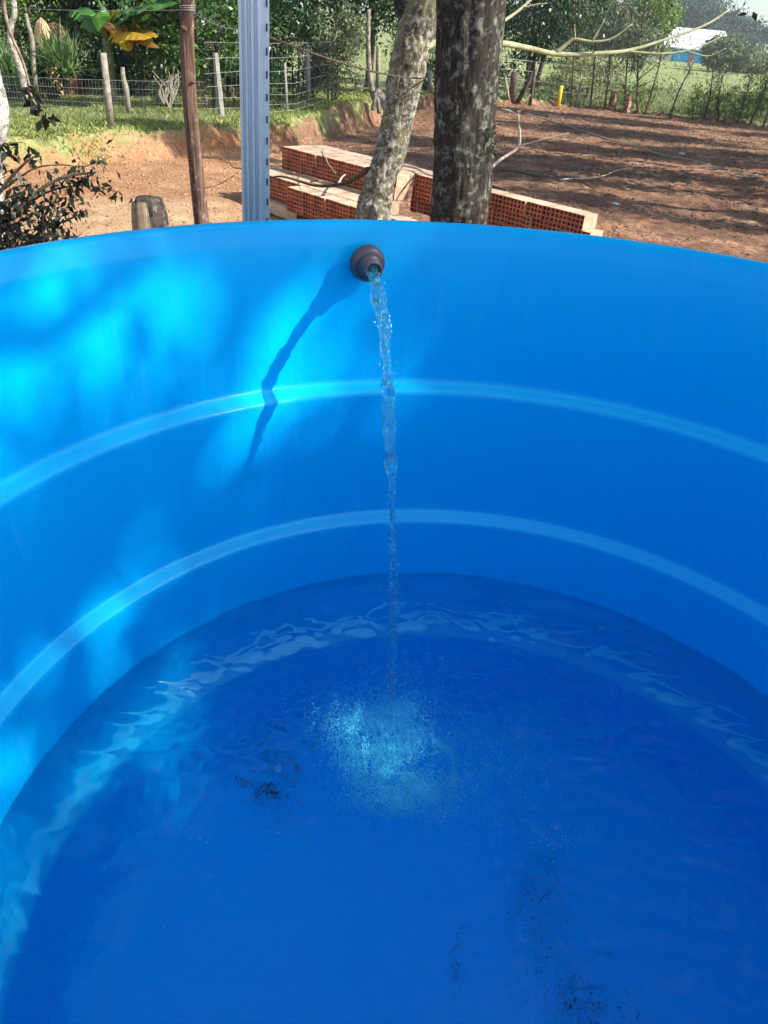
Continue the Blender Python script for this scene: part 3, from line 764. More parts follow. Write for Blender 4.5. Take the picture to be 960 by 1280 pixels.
def mossy_tree():
    base = np.array([-.27, 6.0, 0.0])
    root = empty('tree', base, 'slanting tree trunk covered in pale moss and lichen, left of the thick dark trunk', 'tree')
    pts = [(-.30, 6, -.1), tuple(at(466, 285, 6)), tuple(at(471, 240, 6)), tuple(at(487, 190, 6)), tuple(at(497, 150, 6)), tuple(at(507, 100, 6)), tuple(at(515, 50, 6)), tuple(at(532, 0, 6)), (.1, 6.05, 2.7), (.35, 6.1, 3.6), (.5, 6, 5)]
    P = spline(pts, 170)
    r_ = np.interp(P[:, 2], [-.1, .55, .85, 1.2, 1.6, 2.1, 3, 5], [.19, .155, .118, .105, .12, .118, .11, .06])
    def rf(f, a):
        s_ = f * 26
        return 1 + .12 * vnoise(np.cos(a) * 2 + s_ * .12, np.sin(a) * 2, s_ * .8) + .06 * vnoise(np.cos(a) * 9, np.sin(a) * 9, s_ * 2.4) + .04 * vnoise(np.cos(a) * 22, np.sin(a) * 22, s_ * 7)
    V, F = tube(P, r_, 80, True, rf)
    mesh('trunk', V, F, M['bark_moss'], root, smooth=True)
    # moss beards
    C = []
    for k in range(900):
        i = rng.integers(25, 120); a = rng.uniform(0, 6.28)
        C.append(P[i] + np.array([math.cos(a), math.sin(a), 0]) * r_[i] * 1.02)
    V, F = leaf_faces(np.array(C), .022, .25, .1); mesh('moss', V, F, leaf_mat('moss_tuft', (.2, .2, .1), (.34, .34, .17), (.5, .48, .3)), root)
    # left fork going up, dark
    b = MB()
    b.tube(spline([at(512, 55, 6.0), at(505, 28, 6.05), at(498, 5, 6.1), at(490, -40, 6.2), at(480, -120, 6.3)], 20), np.linspace(.04, .02, 20), 10)
    b.out('branch', M['bark_dark'], root, smooth=True)
    b = MB()
    b.tube(spline([at(512, 68, 6.0), at(545, 54, 6.3), at(580, 53, 6.5), at(625, 54, 6.7), at(660, 60, 6.9), at(700, 68, 7.0), at(760, 66, 7.1), at(790, 62, 7.2), at(830, 50, 7.3), at(880, 32, 7.4), at(912, 12, 7.5)], 60), np.linspace(.028, .007, 60), 10)
    b.tube(spline([at(694, 67, 6.99), at(712, 52, 7.0), at(719, 49, 7.0), at(742, 52, 7.0), at(765, 48, 7.0), at(790, 30, 7.0)], 24), np.linspace(.016, .005, 24), 8)
    b.tube(spline([at(719, 49, 7.0), at(718, 30, 7)], 6), np.linspace(.007, .003, 6), 6)
    b.tube(spline([at(740, 52, 7.0), at(748, 38, 7), at(755, 26, 7)], 8), np.linspace(.009, .003, 8), 6)
    b.tube(spline([at(782, 64, 7.18), at(830, 67, 7.2), at(870, 60, 7.3), at(905, 44, 7.4)], 20), np.linspace(.009, .003, 20), 6)
    b.tube(spline([at(855, 63, 7.28), at(885, 70, 7.3), at(908, 60, 7.3)], 10), np.linspace(.006, .002, 10), 6)
    b.out('branch', M['branch_green'], root, label='long pale bare branch reaching far right behind the dark trunk', smooth=True)
    b = MB()
    b.tube(spline([at(600, 44, 6.6), at(630, 26, 6.7), at(652, 10, 6.8), at(668, -8, 6.9), at(690, -60, 7)], 20), np.linspace(.014, .006, 20), 8)
    b.tube(spline([at(652, 10, 6.8), at(668, 6, 6.8), at(684, 4, 6.8)], 8), np.linspace(.006, .003, 8), 6)
    b.out('branch', M['branch_green'], root, smooth=True)
    b = MB(); branches(b, np.array([.5, 6, 4.9]), [np.array(q) for q in ((1.6, 6.5, 6.5), (-.4, 5.6, 6.6), (.6, 7, 7))], .05)
    b.out('branch', M['bark_moss'], root)
    C = crown_pts((.5, 6.2, 6.6), (1.8, 1.5, 1.1), 3500, 45)
    V, F = leaf_faces(C, .09); mesh('crown', V, F, M['leaf_dark'], root)
    # dark twigs hanging off to the left over the bricks
    b = MB()
    b.tube(spline([at(460, 212, 5.95), at(445, 222, 6.2), at(428, 230, 6.3), at(395, 232, 6.5), at(355, 221, 6.6), at(333, 223, 6.7)], 24), np.linspace(.022, .005, 24), 8)
    b.out('branch', M['stick_dark'], root, label='dark dead branch drooping left across the bricks', smooth=True)
mossy_tree()

# shade trees to the right, outside the picture: their shadows fall into it
e1 = np.cross(S, [0, 0, 1]); e1 /= np.linalg.norm(e1); e2 = np.cross(e1, S)
def s2(P): return np.stack([P @ e1, P @ e2], -1)
GAPS = []
def gap(px, py, rx, ry, ang=0, on='wall'):
    c = wallpt(px, py) if on == 'wall' else onz(px, py, ZWAT)
    fx = (wallpt(px + rx, py) if on == 'wall' else onz(px + rx, py, ZWAT)); fy = (wallpt(px, py + ry) if on == 'wall' else onz(px, py + ry, ZWAT))
    c2, a, b = s2(c), s2(fx) - s2(c), s2(fy) - s2(c)
    GAPS.append((c2, np.linalg.inv(np.stack([a, b], 1) + 1e-6)))
gap(205, 390, 92, 84); gap(100, 335, 125, 58); gap(40, 440, 50, 26); gap(140, 470, 50, 34); gap(20, 470, 36, 26)
gap(425, 300, 34, 40); gap(400, 350, 40, 46); gap(400, 425, 52, 60); gap(345, 500, 50, 40); gap(322, 515, 42, 44); gap(290, 578, 38, 46)
gap(16, 550, 34, 70); gap(190, 690, 34, 44); gap(135, 800, 24, 56); gap(470, 470, 50, 60); gap(360, 400, 40, 40)
gap(14, 930, 26, 80); gap(60, 820, 24, 60)
gap(330, 868, 110, 44, on='w'); gap(210, 935, 90, 60, on='w'); gap(120, 1020, 60, 50, on='w'); gap(20, 1140, 120, 130, on='w'); gap(490, 935, 105, 75, on='w'); gap(260, 800, 60, 20, on='w')
gap(460, 284, 90, 8)
LIMBS = []
for pts_, r_ in (([(-40, 424), (20, 418), (70, 400), (120, 372), (165, 335), (200, 300)], .028), ([(191, 380), (192, 400), (193, 418)], .024), ([(100, 330), (108, 350)], .012)):
    LIMBS.append((spline([wallpt(x, y) + 6.5 * S for x, y in pts_], 16), r_))
def shade_tree(loc, c, r3, n, label, size=.11, gaps=False, clumps=70, trunk_r=.16, cs=.16):
    root = empty('tree', (loc[0], loc[1], gz(*loc)), label, 'tree')
    b = MB(); g0 = gz(*loc)
    top = np.array([c[0] * .75 + loc[0] * .25, c[1] * .75 + loc[1] * .25, c[2] - r3[2] * .5])
    b.tube(spline([(loc[0], loc[1], g0 - .1), (loc[0] + .1, loc[1], g0 + c[2] * .4), top], 20), np.linspace(trunk_r, trunk_r * .5, 20), 12)
    b.out('trunk', M['bark_dark'], root, smooth=True)
    C = crown_pts(c, r3, n, clumps, fill=.3, cs=cs)
    if gaps:
        q = s2(C); keep = np.ones(len(C), bool); lone = rng.uniform(size=len(C)) < .10
        for c2, inv in GAPS:
            w = (q - c2) @ inv.T; keep &= ((w ** 2).sum(1) > 1.5 + .15 * rng.normal(size=len(C))) | lone
        C = C[keep]
        lb_ = MB()
        for P_, r_ in LIMBS: lb_.tube(P_, r_, 6)
        q0 = LIMBS[0][0]; off_ = q0[0] - e1 * np.sign((q0[-1] - q0[0]) @ e1) * .5; lb_.tube(spline([top - [0, 0, 1.2], (top + off_) / 2 - e1 * np.sign((q0[-1] - q0[0]) @ e1) * .7, off_, q0[0]], 12), np.linspace(.06, .026, 12), 6); lb_.tube([q0[8], LIMBS[1][0][0]], .003, 4); lb_.tube([q0[10], LIMBS[2][0][0]], .003, 4)
        lb_.out('limb', M['bark_dark'], root)
    V, F = leaf_faces(C, size, .5); mesh('crown', V, F, M['leaf_dark'], root)
TC = np.array([.2, .8, 1.0]) + 12 * S
shade_tree((10.3, -2.4), TC, (2.2, 2.2, 1.8), 42000, 'leafy tree standing right of the tank, its crown shading the water', gaps=True, clumps=300, size=.11, trunk_r=.2)

def gh(px, py):
    d = ray(px, py); t0 = 4.0
    for k in range(4000):
        q = CO + d * t0
        if q[2] <= gz(q[0], q[1]): return q
        t0 += .02 if t0 < 40 else .3
        if t0 > 600: break
    return q
SH = [((0.0, 14.6), 5.5, (3.4, 1.3), (9.6, 12.2), 'spreading tree that shades the bank beyond the bricks'), ((-2.2, 12.9), 5.2, (2.2, .7), (8.2, 11.0), 'slender tree whose shade reaches the wire fence'),
      ((4.5, 16.4), 5.5, (3.6, 1.0), (12.8, 14.2), 'second tree beside the right edge of the dirt yard'), ((3.6, 19.3), 6, (3.6, 1.1), (13.2, 16.8), 'third tree beside the right edge of the dirt yard'),
      ((9.5, 20.4), 6, (3.6, 1.1), (17.6, 17.6), 'tree standing back from the right edge of the dirt yard'), ((5.0, 23.2), 6.5, (4.2, 1.3), (15.4, 20.6), 'tree near the far right corner of the dirt yard'),
      ((11.5, 25), 6.5, (4.0, 1.2), (20.6, 22.4), 'outermost tree near the far right corner'), ((4.5, 28.2), 7, (4.5, 1.3), (17.4, 25.8), 'tall tree at the far right corner of the dirt yard'),
      ((11.5, 29.2), 7, (4.0, 1.2), (22.4, 26.4), 'tall tree right of the far corner'), ((12.5, 16.5), 5.5, (3.2, 1.2), (20.4, 14.0), 'lone tree well to the right of the dirt yard'),
      ((8.4, 13.2), 5, (3.2, 1.1), (15.4, 11.2), 'low tree well to the right of the bricks'), ((4.4, 11.5), 5, (2.6, .7), (11.4, 9.4), 'smaller tree nearest the tank on the right of the yard'), ((0, 18.2), 6, (3.0, 1.2), (12.0, 15.6), 'tree between the second and third trees at the yard edge'),
      ((1.0, 24), 6.5, (3.0, 1.4), (14.6, 22.6), 'tree behind the third tree at the yard edge')]
for (tx, ty), cz_, (rx_, ry_), loc_, lb in SH:
    tx += random.uniform(-1.5, 1.5); ty += random.uniform(-1.0, 1.0) if ty > 15 else 0
    shade_tree(loc_, (tx + 1.188 * cz_, ty - .34 * cz_, cz_), (rx_ * .8, ry_ * random.uniform(.9, 1.5), random.uniform(1.2, 2.3)), int(2300 * rx_ * ry_), lb, clumps=int(2.2 * rx_ * ry_) + 6, size=.15, cs=.2)

# ---------------- things close behind the tank
M['galv'] = simple('galvanised_steel', (.50, .60, .70), (.62, .71, .80), scale=7, rough=.4, metal=.7, stretch=(1, 1, .12))
M['slot'] = simple('slot_shadow', (.03, .03, .035), rough=.9)
def steel_post():
    b0 = at(317, 271, 2.6); t0 = at(313, -60, 2.6)
    base = np.array([b0[0] - .002, 2.6, 0]); root = empty('steel_post', base, 'fluted galvanised steel post with slots standing close behind the tank', 'post')
    H = 2.9; yaw = rad(8); c, s_ = math.cos(yaw), math.sin(yaw); dx = (t0[0] - b0[0]) / (t0[2] - b0[2])
    xs = [-.043, -.043, -.040, -.034, -.032, -.027, -.025, -.019, -.017, -.009, -.007, .001, .003, .010, .012, .018, .020, .026, .026, .045, .045]
    ys = [.045, .002, 0, 0, .007, .007, 0, 0, .009, .009, 0, 0, .009, .009, 0, 0, .006, .006, .012, .012, .045]
    V = []; F = []
    for z in (0, H):
        for x, y in zip(xs, ys): V.append((base[0] + c * x - s_ * y + dx * z, base[1] + s_ * x + c * y, z))
    n = len(xs); F = [(i, i + 1, n + i + 1, n + i) for i in range(n - 1)] + [(n - 1, 0, n, 2 * n - 1)]
    mesh('channel', V, F, M['galv'], root)
    b = MB()
    z = .1
    while z < H - .05:
        b.box((base[0] + c * .0385 - s_ * .0105 + dx * z, base[1] + s_ * .0385 + c * .0105, z), (.0045, .004, .020), yaw); z += .0605
    b.out('slot', M['slot'], root)
steel_post()
M['pole_wood'] = bark('weathered_pole_wood', (.07, .042, .032), (.24, .15, .11), (.38, .29, .23), 20, .55, .7, vs=.06)
def pole():
    Yp = 5.0
    pts = [at(258, 330, Yp), at(253, 285, Yp), at(248, 240, Yp), at(243, 190, Yp), at(239, 150, Yp), at(236, 100, Yp), at(234, 50, Yp), at(235, 0, Yp), at(238, -60, Yp), at(238, -130, Yp)]
    dn = (pts[0] - pts[2]); dn /= -dn[2]; pts = [pts[0] + dn * (pts[0][2] + .05)] + pts
    P = spline(pts, 110)
    r_ = np.interp(P[:, 2], [0, .8, 1.3, 1.9, 2.6], [.056, .047, .042, .038, .034])
    root = empty('wooden_pole', (P[0][0], P[0][1], 0), 'crooked slim wooden pole with knots, left of the steel post', 'pole')
    V, F = tube(P, r_, 40, True, lambda f, a: 1 + .05 * vnoise(np.cos(a) * 2, np.sin(a) * 2, f * 9) + .03 * vnoise(np.cos(a) * 8, np.sin(a) * 8, f * 12))
    mesh('shaft', V, F, M['pole_wood'], root, smooth=True)
    k = at(230, 36, Yp - .04)
    V, F = tube([k + [.012, .02, 0], k, k + [-.012, -.012, .004]], [.017, .014, .011], 12); mesh('knot', V, F, M['pole_wood'], root, smooth=True)
    k = at(240, 103, Yp - .042); V, F = tube([k + [0, .01, 0], k + [0, -.004, 0]], [.009, .008], 8); mesh('knot', V, F, M['stick_dark'], root)
    # wire wound round it
    a = np.linspace(0, 19, 90); c = at(235, 12, Yp)
    P = np.stack([c[0] + .041 * np.cos(a), c[1] + .041 * np.sin(a), c[2] + a * .0016 - .01], 1)
    V, F = tube(P, .0018, 5); mesh('wire_binding', V, F, M['wire'], root)
pole()
def sag(a, b, s_, n=24):
    f = np.linspace(0, 1, n)[:, None]; P = a + (b - a) * f; P[:, 2] -= (4 * f * (1 - f))[:, 0] * s_; return P
b = MB(); b.tube(sag(at(238, 12, 5.0), at(305, 38, 3.2), .02), .0016, 5); b.tube(sag(at(238, 12, 5.0), at(-60, 4, 6.5), .02), .0016, 5)
for k in range(9):
    q = sag(at(238, 12, 5.0), at(305, 38, 3.2), .02)[2 + 2 * k]; b.tube([q - [.01, 0, .01], q + [.01, 0, .01]], .0012, 4)
b.out('barbed_wire', M['wire'], label='strand of old barbed wire strung across the wooden pole top', cat='wire')
b = MB(); b.tube(sag(at(330, 44, 2.62), at(533, 98, 6.0), .03), .0042, 6)
b.out('cable', M['stick_dark'], label='dark thin cable running from the steel post to the mossy trunk', cat='cable')
b = MB(); b.tube(sag(at(252, 90, 4.9), at(283, 196, 7.5), -.02), .0016, 5); b.tube(spline([at(283, 196, 7.5), at(290, 208, 6.5), at(303, 211, 5)], 12), .004, 6)
b.tube(spline([at(243, 236, 4.95), at(270, 232, 5.6), at(292, 220, 6.5)], 12), .003, 5)
b.out('loose_wire', M['stick_dark'], label='loose wire and twig hanging between the pole and the steel post', cat='wire')

def stump():
    Ys = 4.0; c = at(188, 268, Ys); top = at(188, 247, Ys)[2]
    root = empty('fence_post', (c[0], Ys, 0), 'short stout weathered wooden post with a split pale face, behind the tank rim', 'post')
    zz = np.linspace(-.05, top, 40); P = np.stack([np.full(40, c[0]), np.full(40, Ys), zz], 1)
    r_ = np.full(40, .088); r_[-1] = .062; r_[-2] = .074; r_[-3] = .082
    V, F = tube(P, r_, 56, True, lambda f, a: 1 + .05 * vnoise(np.cos(a) * 9, np.sin(a) * 9, f * 3) + .04 * vnoise(np.cos(a) * 2, np.sin(a) * 2, 0) - .10 * np.exp(-((a - 4.35) / .5) ** 2))
    mesh('shaft', V, F, bark('weathered_post_wood', (.03, .026, .024), (.12, .10, .085), (.24, .22, .18), 26, .5, .62, vs=.05), root, smooth=True)
    # split pale wedge on the camera-left face
    zz = np.linspace(.35, top - .008, 26); V = []; F = []
    for i, z in enumerate(zz):
        w = .054 * (1 - .25 * max(0, (i - 21) / 4) ** 2)
        for k in range(9):
            f = (k / 8 - .5) * 2
            x = c[0] - .026 + f * w; V.append((x, Ys - .092 + .028 * f * f * (f < 0) - .006 * (1 - f * f) - .004 * float(vnoise(x * 120, z * 4)), z))
    for i in range(25):
        for k in range(8): F.append((i * 9 + k, i * 9 + k + 1, i * 9 + k + 10, i * 9 + k + 9))
    mesh('split_face', V, F, bark('split_wood', (.28, .19, .12), (.50, .38, .26), (.6, .5, .36), 30, .5, .7, vs=.03), root, smooth=True)
stump()

# leafy twigs at the left edge, close behind the rim
def twig_bush():
    root = empty('shrub', (-1.75, 3.1, 0), 'dark leaved shrub of arching twigs at the left edge beside the rim', 'shrub')
    b = MB(); L = []
    def tw(pts, r0, Y0, Y1, nl, ls=1.0):
        P = spline([at(px, py, Y0 + (Y1 - Y0) * k / max(1, len(pts) - 1)) for k, (px, py) in enumerate(pts)], 30)
        b.tube(P, np.linspace(r0, r0 * .3, 30), 6)
        for k in range(nl): L.append(P[int(rng.uniform(4, 29.9))] + rng.normal(size=3) * .012 * ls)
    low = [at(-120, 420, 2.9), at(-60, 420, 3.0), at(-20, 400, 3.0)]
    tw([(-120, 420), (-30, 330), (20, 265), (70, 225), (120, 215)], .012, 2.9, 3.2, 16)
    tw([(20, 265), (60, 240), (105, 232), (148, 240)], .005, 3.1, 3.3, 22)
    tw([(-120, 420), (-30, 300), (0, 240), (30, 205), (50, 192)], .010, 3.0, 3.1, 22)
    tw([(0, 240), (40, 212), (75, 206), (105, 208), (140, 195)], .004, 3.1, 3.2, 10)
    tw([(-100, 420), (10, 330), (50, 290), (85, 275), (110, 262)], .008, 2.9, 3.1, 30)
    tw([(-100, 420), (-20, 345), (20, 310), (60, 296), (98, 296)], .008, 2.8, 2.95, 44)
    tw([(-20, 345), (0, 280), (18, 250), (40, 232)], .006, 2.9, 3.0, 44)
    tw([(-60, 380), (-30, 250), (-8, 190), (10, 180), (28, 178)], .006, 3.0, 3.1, 26)
    tw([(70, 225), (95, 222), (118, 226)], .003, 3.2, 3.2, 18)
    for k in range(20):
        x0, y0 = rng.uniform(-20, 60), rng.uniform(240, 320)
        tw([(x0, y0 + 60), (x0 + rng.uniform(-20, 25), y0 + 20), (x0 + rng.uniform(-30, 40), y0 - rng.uniform(0, 25))], .003, 2.9, 3.2, 15, 2)
    b.out('stem', M['stick_dark'], root)
    L = L + [q + rng.normal(size=3) * .022 for q in L]
    V, F = leaf_faces(np.array(L), .04, .42, .8, fold=.08); mesh('foliage', V, F, M['leaf_twig'], root)
    b = MB(); b.tube([at(64, 345, 3.3), at(70, 300, 3.3), at(74, 262, 3.3)], [.014, .013, .011], 10)
    b.out('stake', M['stick'], root, label='pale cut stake among the twigs')
twig_bush()
def hanging_twig():
    P = spline([at(2, -30, 3.6), at(6, 14, 3.6), at(14, 44, 3.6), at(28, 76, 3.6), at(36, 104, 3.6), at(40, 122, 3.55), at(50, 138, 3.5), at(60, 150, 3.5)], 50)
    root = empty('hanging_twig', P[0], 'slender twig hanging in at the top left with a tail of dark leaves', 'twig')
    V, F = tube(P, np.linspace(.009, .002, 50), 6); mesh('stem', V, F, simple('reddish_twig', (.16, .09, .07), (.4, .28, .22), scale=30), root, smooth=True)
    L = [P[int(rng.uniform(32, 50))] + rng.normal(size=3) * .014 for _ in range(26)] + [at(28, 112, 3.55) + rng.normal(size=3) * .012 for _ in range(9)]
    V, F = leaf_faces(np.array(L), .055, .5, .6); mesh('foliage', V, F, M['leaf_twig'], root)
hanging_twig()
def pale_trunk():
    P = spline([at(-20, 60, 4.2), at(-12, 90, 4.2), at(-5, 120, 4.2), at(-2, 150, 4.2), at(-8, 185, 4.2), at(-10, 240, 4.2)], 50)
    P = np.vstack([[P[0][0] - .15, 4.2, P[0][2] + .9], P, [P[-1][0] - .1, 4.2, -.05]])
    root = empty('tree', (P[-1][0], 4.2, 0), 'slim trunk spotted with white lichen cut by the left edge of the picture', 'tree')
    V, F = tube(P, np.linspace(.042, .055, len(P)), 24, True, lambda f, a: 1 + .12 * vnoise(np.cos(a) * 3, np.sin(a) * 3, f * 16))
    mesh('trunk', V, F, bark('white_lichen_bark', (.14, .12, .1), (.42, .4, .36), (.7, .7, .64), 24, .44, .55), root, smooth=True)
    C = crown_pts((P[0][0] - .3, 4.3, P[0][2] + .5), (.8, .8, .6), 900, 20); V, F = leaf_faces(C, .06); mesh('crown', V, F, M['leaf_twig'], root)
pale_trunk()

# ---------------- fences at the left
def wire_fence(root, pts, h0, h1, dv, nh, r=.0035, name='wire_mesh'):
    b = MB(); pts = [np.array(q, float) for q in pts]
    for a, c in zip(pts[:-1], pts[1:]):
        L = np.linalg.norm(c[:2] - a[:2]); k = max(2, int(L / .5))
        for j in range(nh):
            hz = h0 + (h1 - h0) * (j / (nh - 1)) ** 1.25
            P = [(a[0] + (c[0] - a[0]) * f, a[1] + (c[1] - a[1]) * f, 0) for f in np.linspace(0, 1, k)]
            P = [(x, y, gz(x, y) + hz + .012 * math.sin(7 * x + j)) for x, y, _ in P]
            b.tube(P, r, 4, False)
        for i in range(int(L / dv)):
            f = (i + .5) * dv / L; x, y = a[0] + (c[0] - a[0]) * f, a[1] + (c[1] - a[1]) * f; g = gz(x, y)
            b.tube([(x, y, g + h0), (x + .01, y, g + h1)], r * .62, 3, False)
    return b.out(name, M['wire'], root)
def post_part(root, px0, py0, px1, py1, Y, r0, mat, name='post', label=None, n=10, sq=False):
    Y = gh(px0, py0)[1]
    a, c = at(px0, py0, Y), at(px1, py1, Y)
    g = gz(a[0], a[1]); d = (c - a); a2 = a - d * ((a[2] - g + .1) / max(d[2], .01)) if a[2] > g else a
    P = [a2, a2 + (c - a2) * .5, c]
    V, F = tube(P, [r0, r0 * .96, r0 * .85], 4 if sq else n)
    return mesh(name, V, F, mat, root, label=label, smooth=not sq)
fl = [(-12, 15.6), (-7.2, 13.6), (-5.3, 13.2), (-3.5, 13.9)]
root = empty('wire_fence', (-5.3, 13.2, gz(-5.3, 13.2)), 'low wire mesh fence across the grass at the left, below the banana plant', 'fence')
wire_fence(root, fl, .08, .60, .05, 7, .0024)
post_part(root, 139, 160, 129, 66, 11.3, .055, M['bark_pale'], label='pale rough wooden post leaning left')
post_part(root, 277, 146, 269, 66, 13.7, .06, M['concrete'], sq=True, label='square grey concrete post')
post_part(root, 208, 130, 206, 66, 13.6, .014, M['concrete'])
fr = [(-3.5, 13.9), (-2.3, 15.6), (-1.9, 19.0), (-1.3, 23.6), (.6, 24.6), (1.8, 26)]
root = empty('wire_fence', (-2.4, 15.3, gz(-2.4, 15.3)), 'wire fence with pale posts in the shade right of the steel post', 'fence')
wire_fence(root, fr, .1, 1.15, .12, 7, .0026)
post_part(root, 359, 143, 356, 79, 15.2, .028, M['concrete'], label='thin pale post')
post_part(root, 386, 128, 384, 62, 18.5, .055, M['concrete'], label='thick grey concrete post')
post_part(root, 472, 112, 473, 57, 23.6, .07, M['bark_pale'])
post_part(root, 538, 116, 537, 88, 24.5, .07, M['concrete'])

# bare pale sapling growing out of a root clump
def bare_sapling():
    Yb = 19.5; base = at(486, 138, Yb)
    root = empty('bare_sapling', (base[0], Yb, gz(base[0], Yb)), 'bare pale sapling rising from a tangle of roots on the bank edge', 'sapling')
    V, F = tube(spline([at(470, 128, Yb), at(465, 112, Yb), at(461, 80, Yb), at(460, 40, Yb), at(461, 12, Yb)], 30), np.linspace(.075, .04, 30), 10); mesh('stem', V, F, M['bark_pale'], root, smooth=True)
    b = MB()
    for (x, y) in ((492, 142), (482, 140), (474, 142), (466, 138), (500, 138), (488, 134)):
        b.tube(spline([at(470, 118, Yb), at((470 + x) / 2 + 1, 126, Yb - .15), at(x, y, Yb - .2)], 10), np.linspace(.11, .04, 10), 8, rfun=lambda f, a: 1 + .3 * vnoise(np.cos(a) * 2, np.sin(a) * 2, f * 5 + x))
    b.out('root', M['bark_pale'], root, smooth=True)
bare_sapling()

# ---------------- backdrop trees, left half
def grown(name, label, cat, px, Y, top_z, rx, ry, n, mat, leaf=.1, clumps=60, group=None, bottom=None, trunk=.09, aspect=.42, tmat='bark_far', stems=1, cs=.14, fill=.35, lean=(0, 0), nbr=5, droop=.3):
    """a tree or bush standing at depth Y in column px; crown from bottom (above ground) to top_z."""
    x = at(px, 60, Y)[0]; g = gz(x, Y)
    bottom = .9 if bottom is None else bottom
    cz = g + (bottom + top_z) / 2; rz = (top_z - bottom) / 2
    root = empty(name, (x, Y, g), label, cat, group)
    c = np.array([x + lean[0] * (cz - g), Y + lean[1] * (cz - g), cz])
    b = MB()
    for k in range(stems):
        o_ = rng.normal(size=2) * trunk * (1.5 if stems > 1 else 0)
        e = np.array([c[0] + o_[0] * 3, c[1] + o_[1] * 3, cz + rz * .55])
        mid = np.array([x + o_[0] * 1.5 + lean[0] * (cz - g) * .45 + rng.normal() * trunk, Y + o_[1], g + (cz - g) * .55])
        P = spline([(x + o_[0], Y + o_[1], g - .1), mid, e], 16)
        b.tube(P, np.linspace(trunk, trunk * .25, 16), 8)
        for q in range(nbr):
            s_ = P[int(rng.uniform(5, 14))]; v = rng.normal(size=3); v[2] = abs(v[2]) * .5; v /= np.linalg.norm(v)
            tp_ = s_ + v * [rx * .75, ry * .75, rz * .6]
            b.tube(spline([s_, (s_ + tp_) / 2 + [0, 0, .08 * rz], tp_], 6), np.linspace(trunk * .4, trunk * .08, 6), 5)
    b.out('trunk' if cat == 'tree' else 'stem', M[tmat], root)
    C = crown_pts(c, (rx, ry, rz), n, clumps, fill=fill, cs=cs)
    C = C[C[:, 2] > g + .02]
    V, F = leaf_faces(C, leaf, aspect, droop); mesh('crown' if cat == 'tree' else 'foliage', V, F, M[mat] if isinstance(mat, str) else mat, root)
    return root
G1 = 'dense broadleaf trees behind the wire fence'
grown('tree', 'dense dark tree just right of the steel post, its shaded trunk showing below', 'tree', 338, 21, 5.6, 2.3, 2.0, 11000, 'leaf_dark', .13, 130, G1, 1.0, .10)
grown('tree', 'dark glossy tree behind the thin pale post', 'tree', 395, 24, 6.0, 2.4, 2.0, 11000, 'leaf_dark', .14, 130, G1, 1.0, .12)
grown('tree', 'dark tree behind the bare pale sapling', 'tree', 462, 27, 6.2, 2.6, 2.0, 11000, 'leaf_dark', .15, 130, G1, 1.1, .12)
grown('tree', 'dark tree seen between the mossy trunk and the thick trunk', 'tree', 525, 29, 6.4, 2.5, 2.0, 9000, 'leaf_citrus', .15, 110, G1, 1.5, .12)
grown('tree', 'dark tree filling the gap between wooden pole and steel post', 'tree', 285, 18.5, 5.0, 1.5, 1.6, 8000, 'leaf_dark', .12, 100, G1, .5, .1)
grown('tree', 'shadowy tree behind the wooden pole', 'tree', 228, 20.5, 5.5, 2.0, 1.8, 9000, 'leaf_dark', .13, 100, G1, .6, .12)
grown('tree', 'shadowy tree directly behind the banana plant', 'tree', 150, 21.5, 5.5, 2.2, 1.8, 9000, 'leaf_dark', .14, 100, G1, .5, .12)
grown('tree', 'dark tree behind the sword leaved plant', 'tree', 84, 21.5, 5.4, 2.0, 1.8, 9000, 'leaf_dark', .14, 100, G1, .3, .12)
grown('tree', 'dim tree behind the orange earth mound', 'tree', 25, 22.5, 5.5, 2.2, 1.8, 9000, 'leaf_dark', .14, 100, G1, .3, .12)
grown('tree', 'tree cut by the left edge of the picture at the back', 'tree', -40, 20, 5.5, 2.0, 1.8, 7000, 'leaf_dark', .14, 80, G1, .3, .12)
G2 = 'bushes along the wire fence'
grown('bush', 'bright glossy bush between the wooden pole and the concrete post', 'bush', 262, 16.2, 2.4, .75, .7, 2200, 'leaf_citrus', .12, 46, G2, .35, .04, stems=3)
grown('bush', 'small glossy bush under the banana plant', 'bush', 205, 16.3, 1.9, .8, .6, 1500, 'leaf_citrus', .11, 40, G2, .55, .03, stems=3)
grown('bush', 'tall light green bush left of the bare sapling', 'bush', 418, 19.2, 1.75, .75, .6, 3400, 'leaf_euca', .085, 60, G2, .05, .03, stems=4)
grown('bush', 'shaded bush between the concrete post and the thin post', 'bush', 372, 19.4, 1.75, .9, .6, 3400, 'leaf_dark', .09, 60, G2, .05, .03, stems=4)
grown('bush', 'low shaded bush at the foot of the steel post', 'bush', 318, 16.4, 1.1, .8, .6, 1800, 'leaf_dark', .09, 40, G2, .05, .03, stems=4)
grown('bush', 'dark undergrowth bush behind the low mesh fence', 'bush', 175, 18.4, 1.3, 1.2, .6, 2600, 'leaf_dark', .1, 50, G2, .0, .03, stems=4)
grown('bush', 'dark undergrowth bush left of the banana stem', 'bush', 100, 19.0, 1.5, 1.3, .6, 2600, 'leaf_dark', .1, 50, G2, .0, .03, stems=4)
grown('bush', 'olive green bush at the top left corner', 'bush', 22, 19.2, 2.6, 1.2, .6, 3000, 'leaf_bright', .09, 60, G2, 1.0, .03, stems=4)
grown('bush', 'shaggy bush at the left edge beyond the grass', 'bush', 4, 17.2, 1.1, .9, .6, 2000, 'leaf_citrus', .09, 50, G2, .0, .03, stems=4)
grown('bush', 'dim bush under the dark trees right of the mossy trunk', 'bush', 535, 27, 1.4, 1.2, .6, 2200, 'leaf_dark', .12, 50, G2, .1, .03, stems=3)

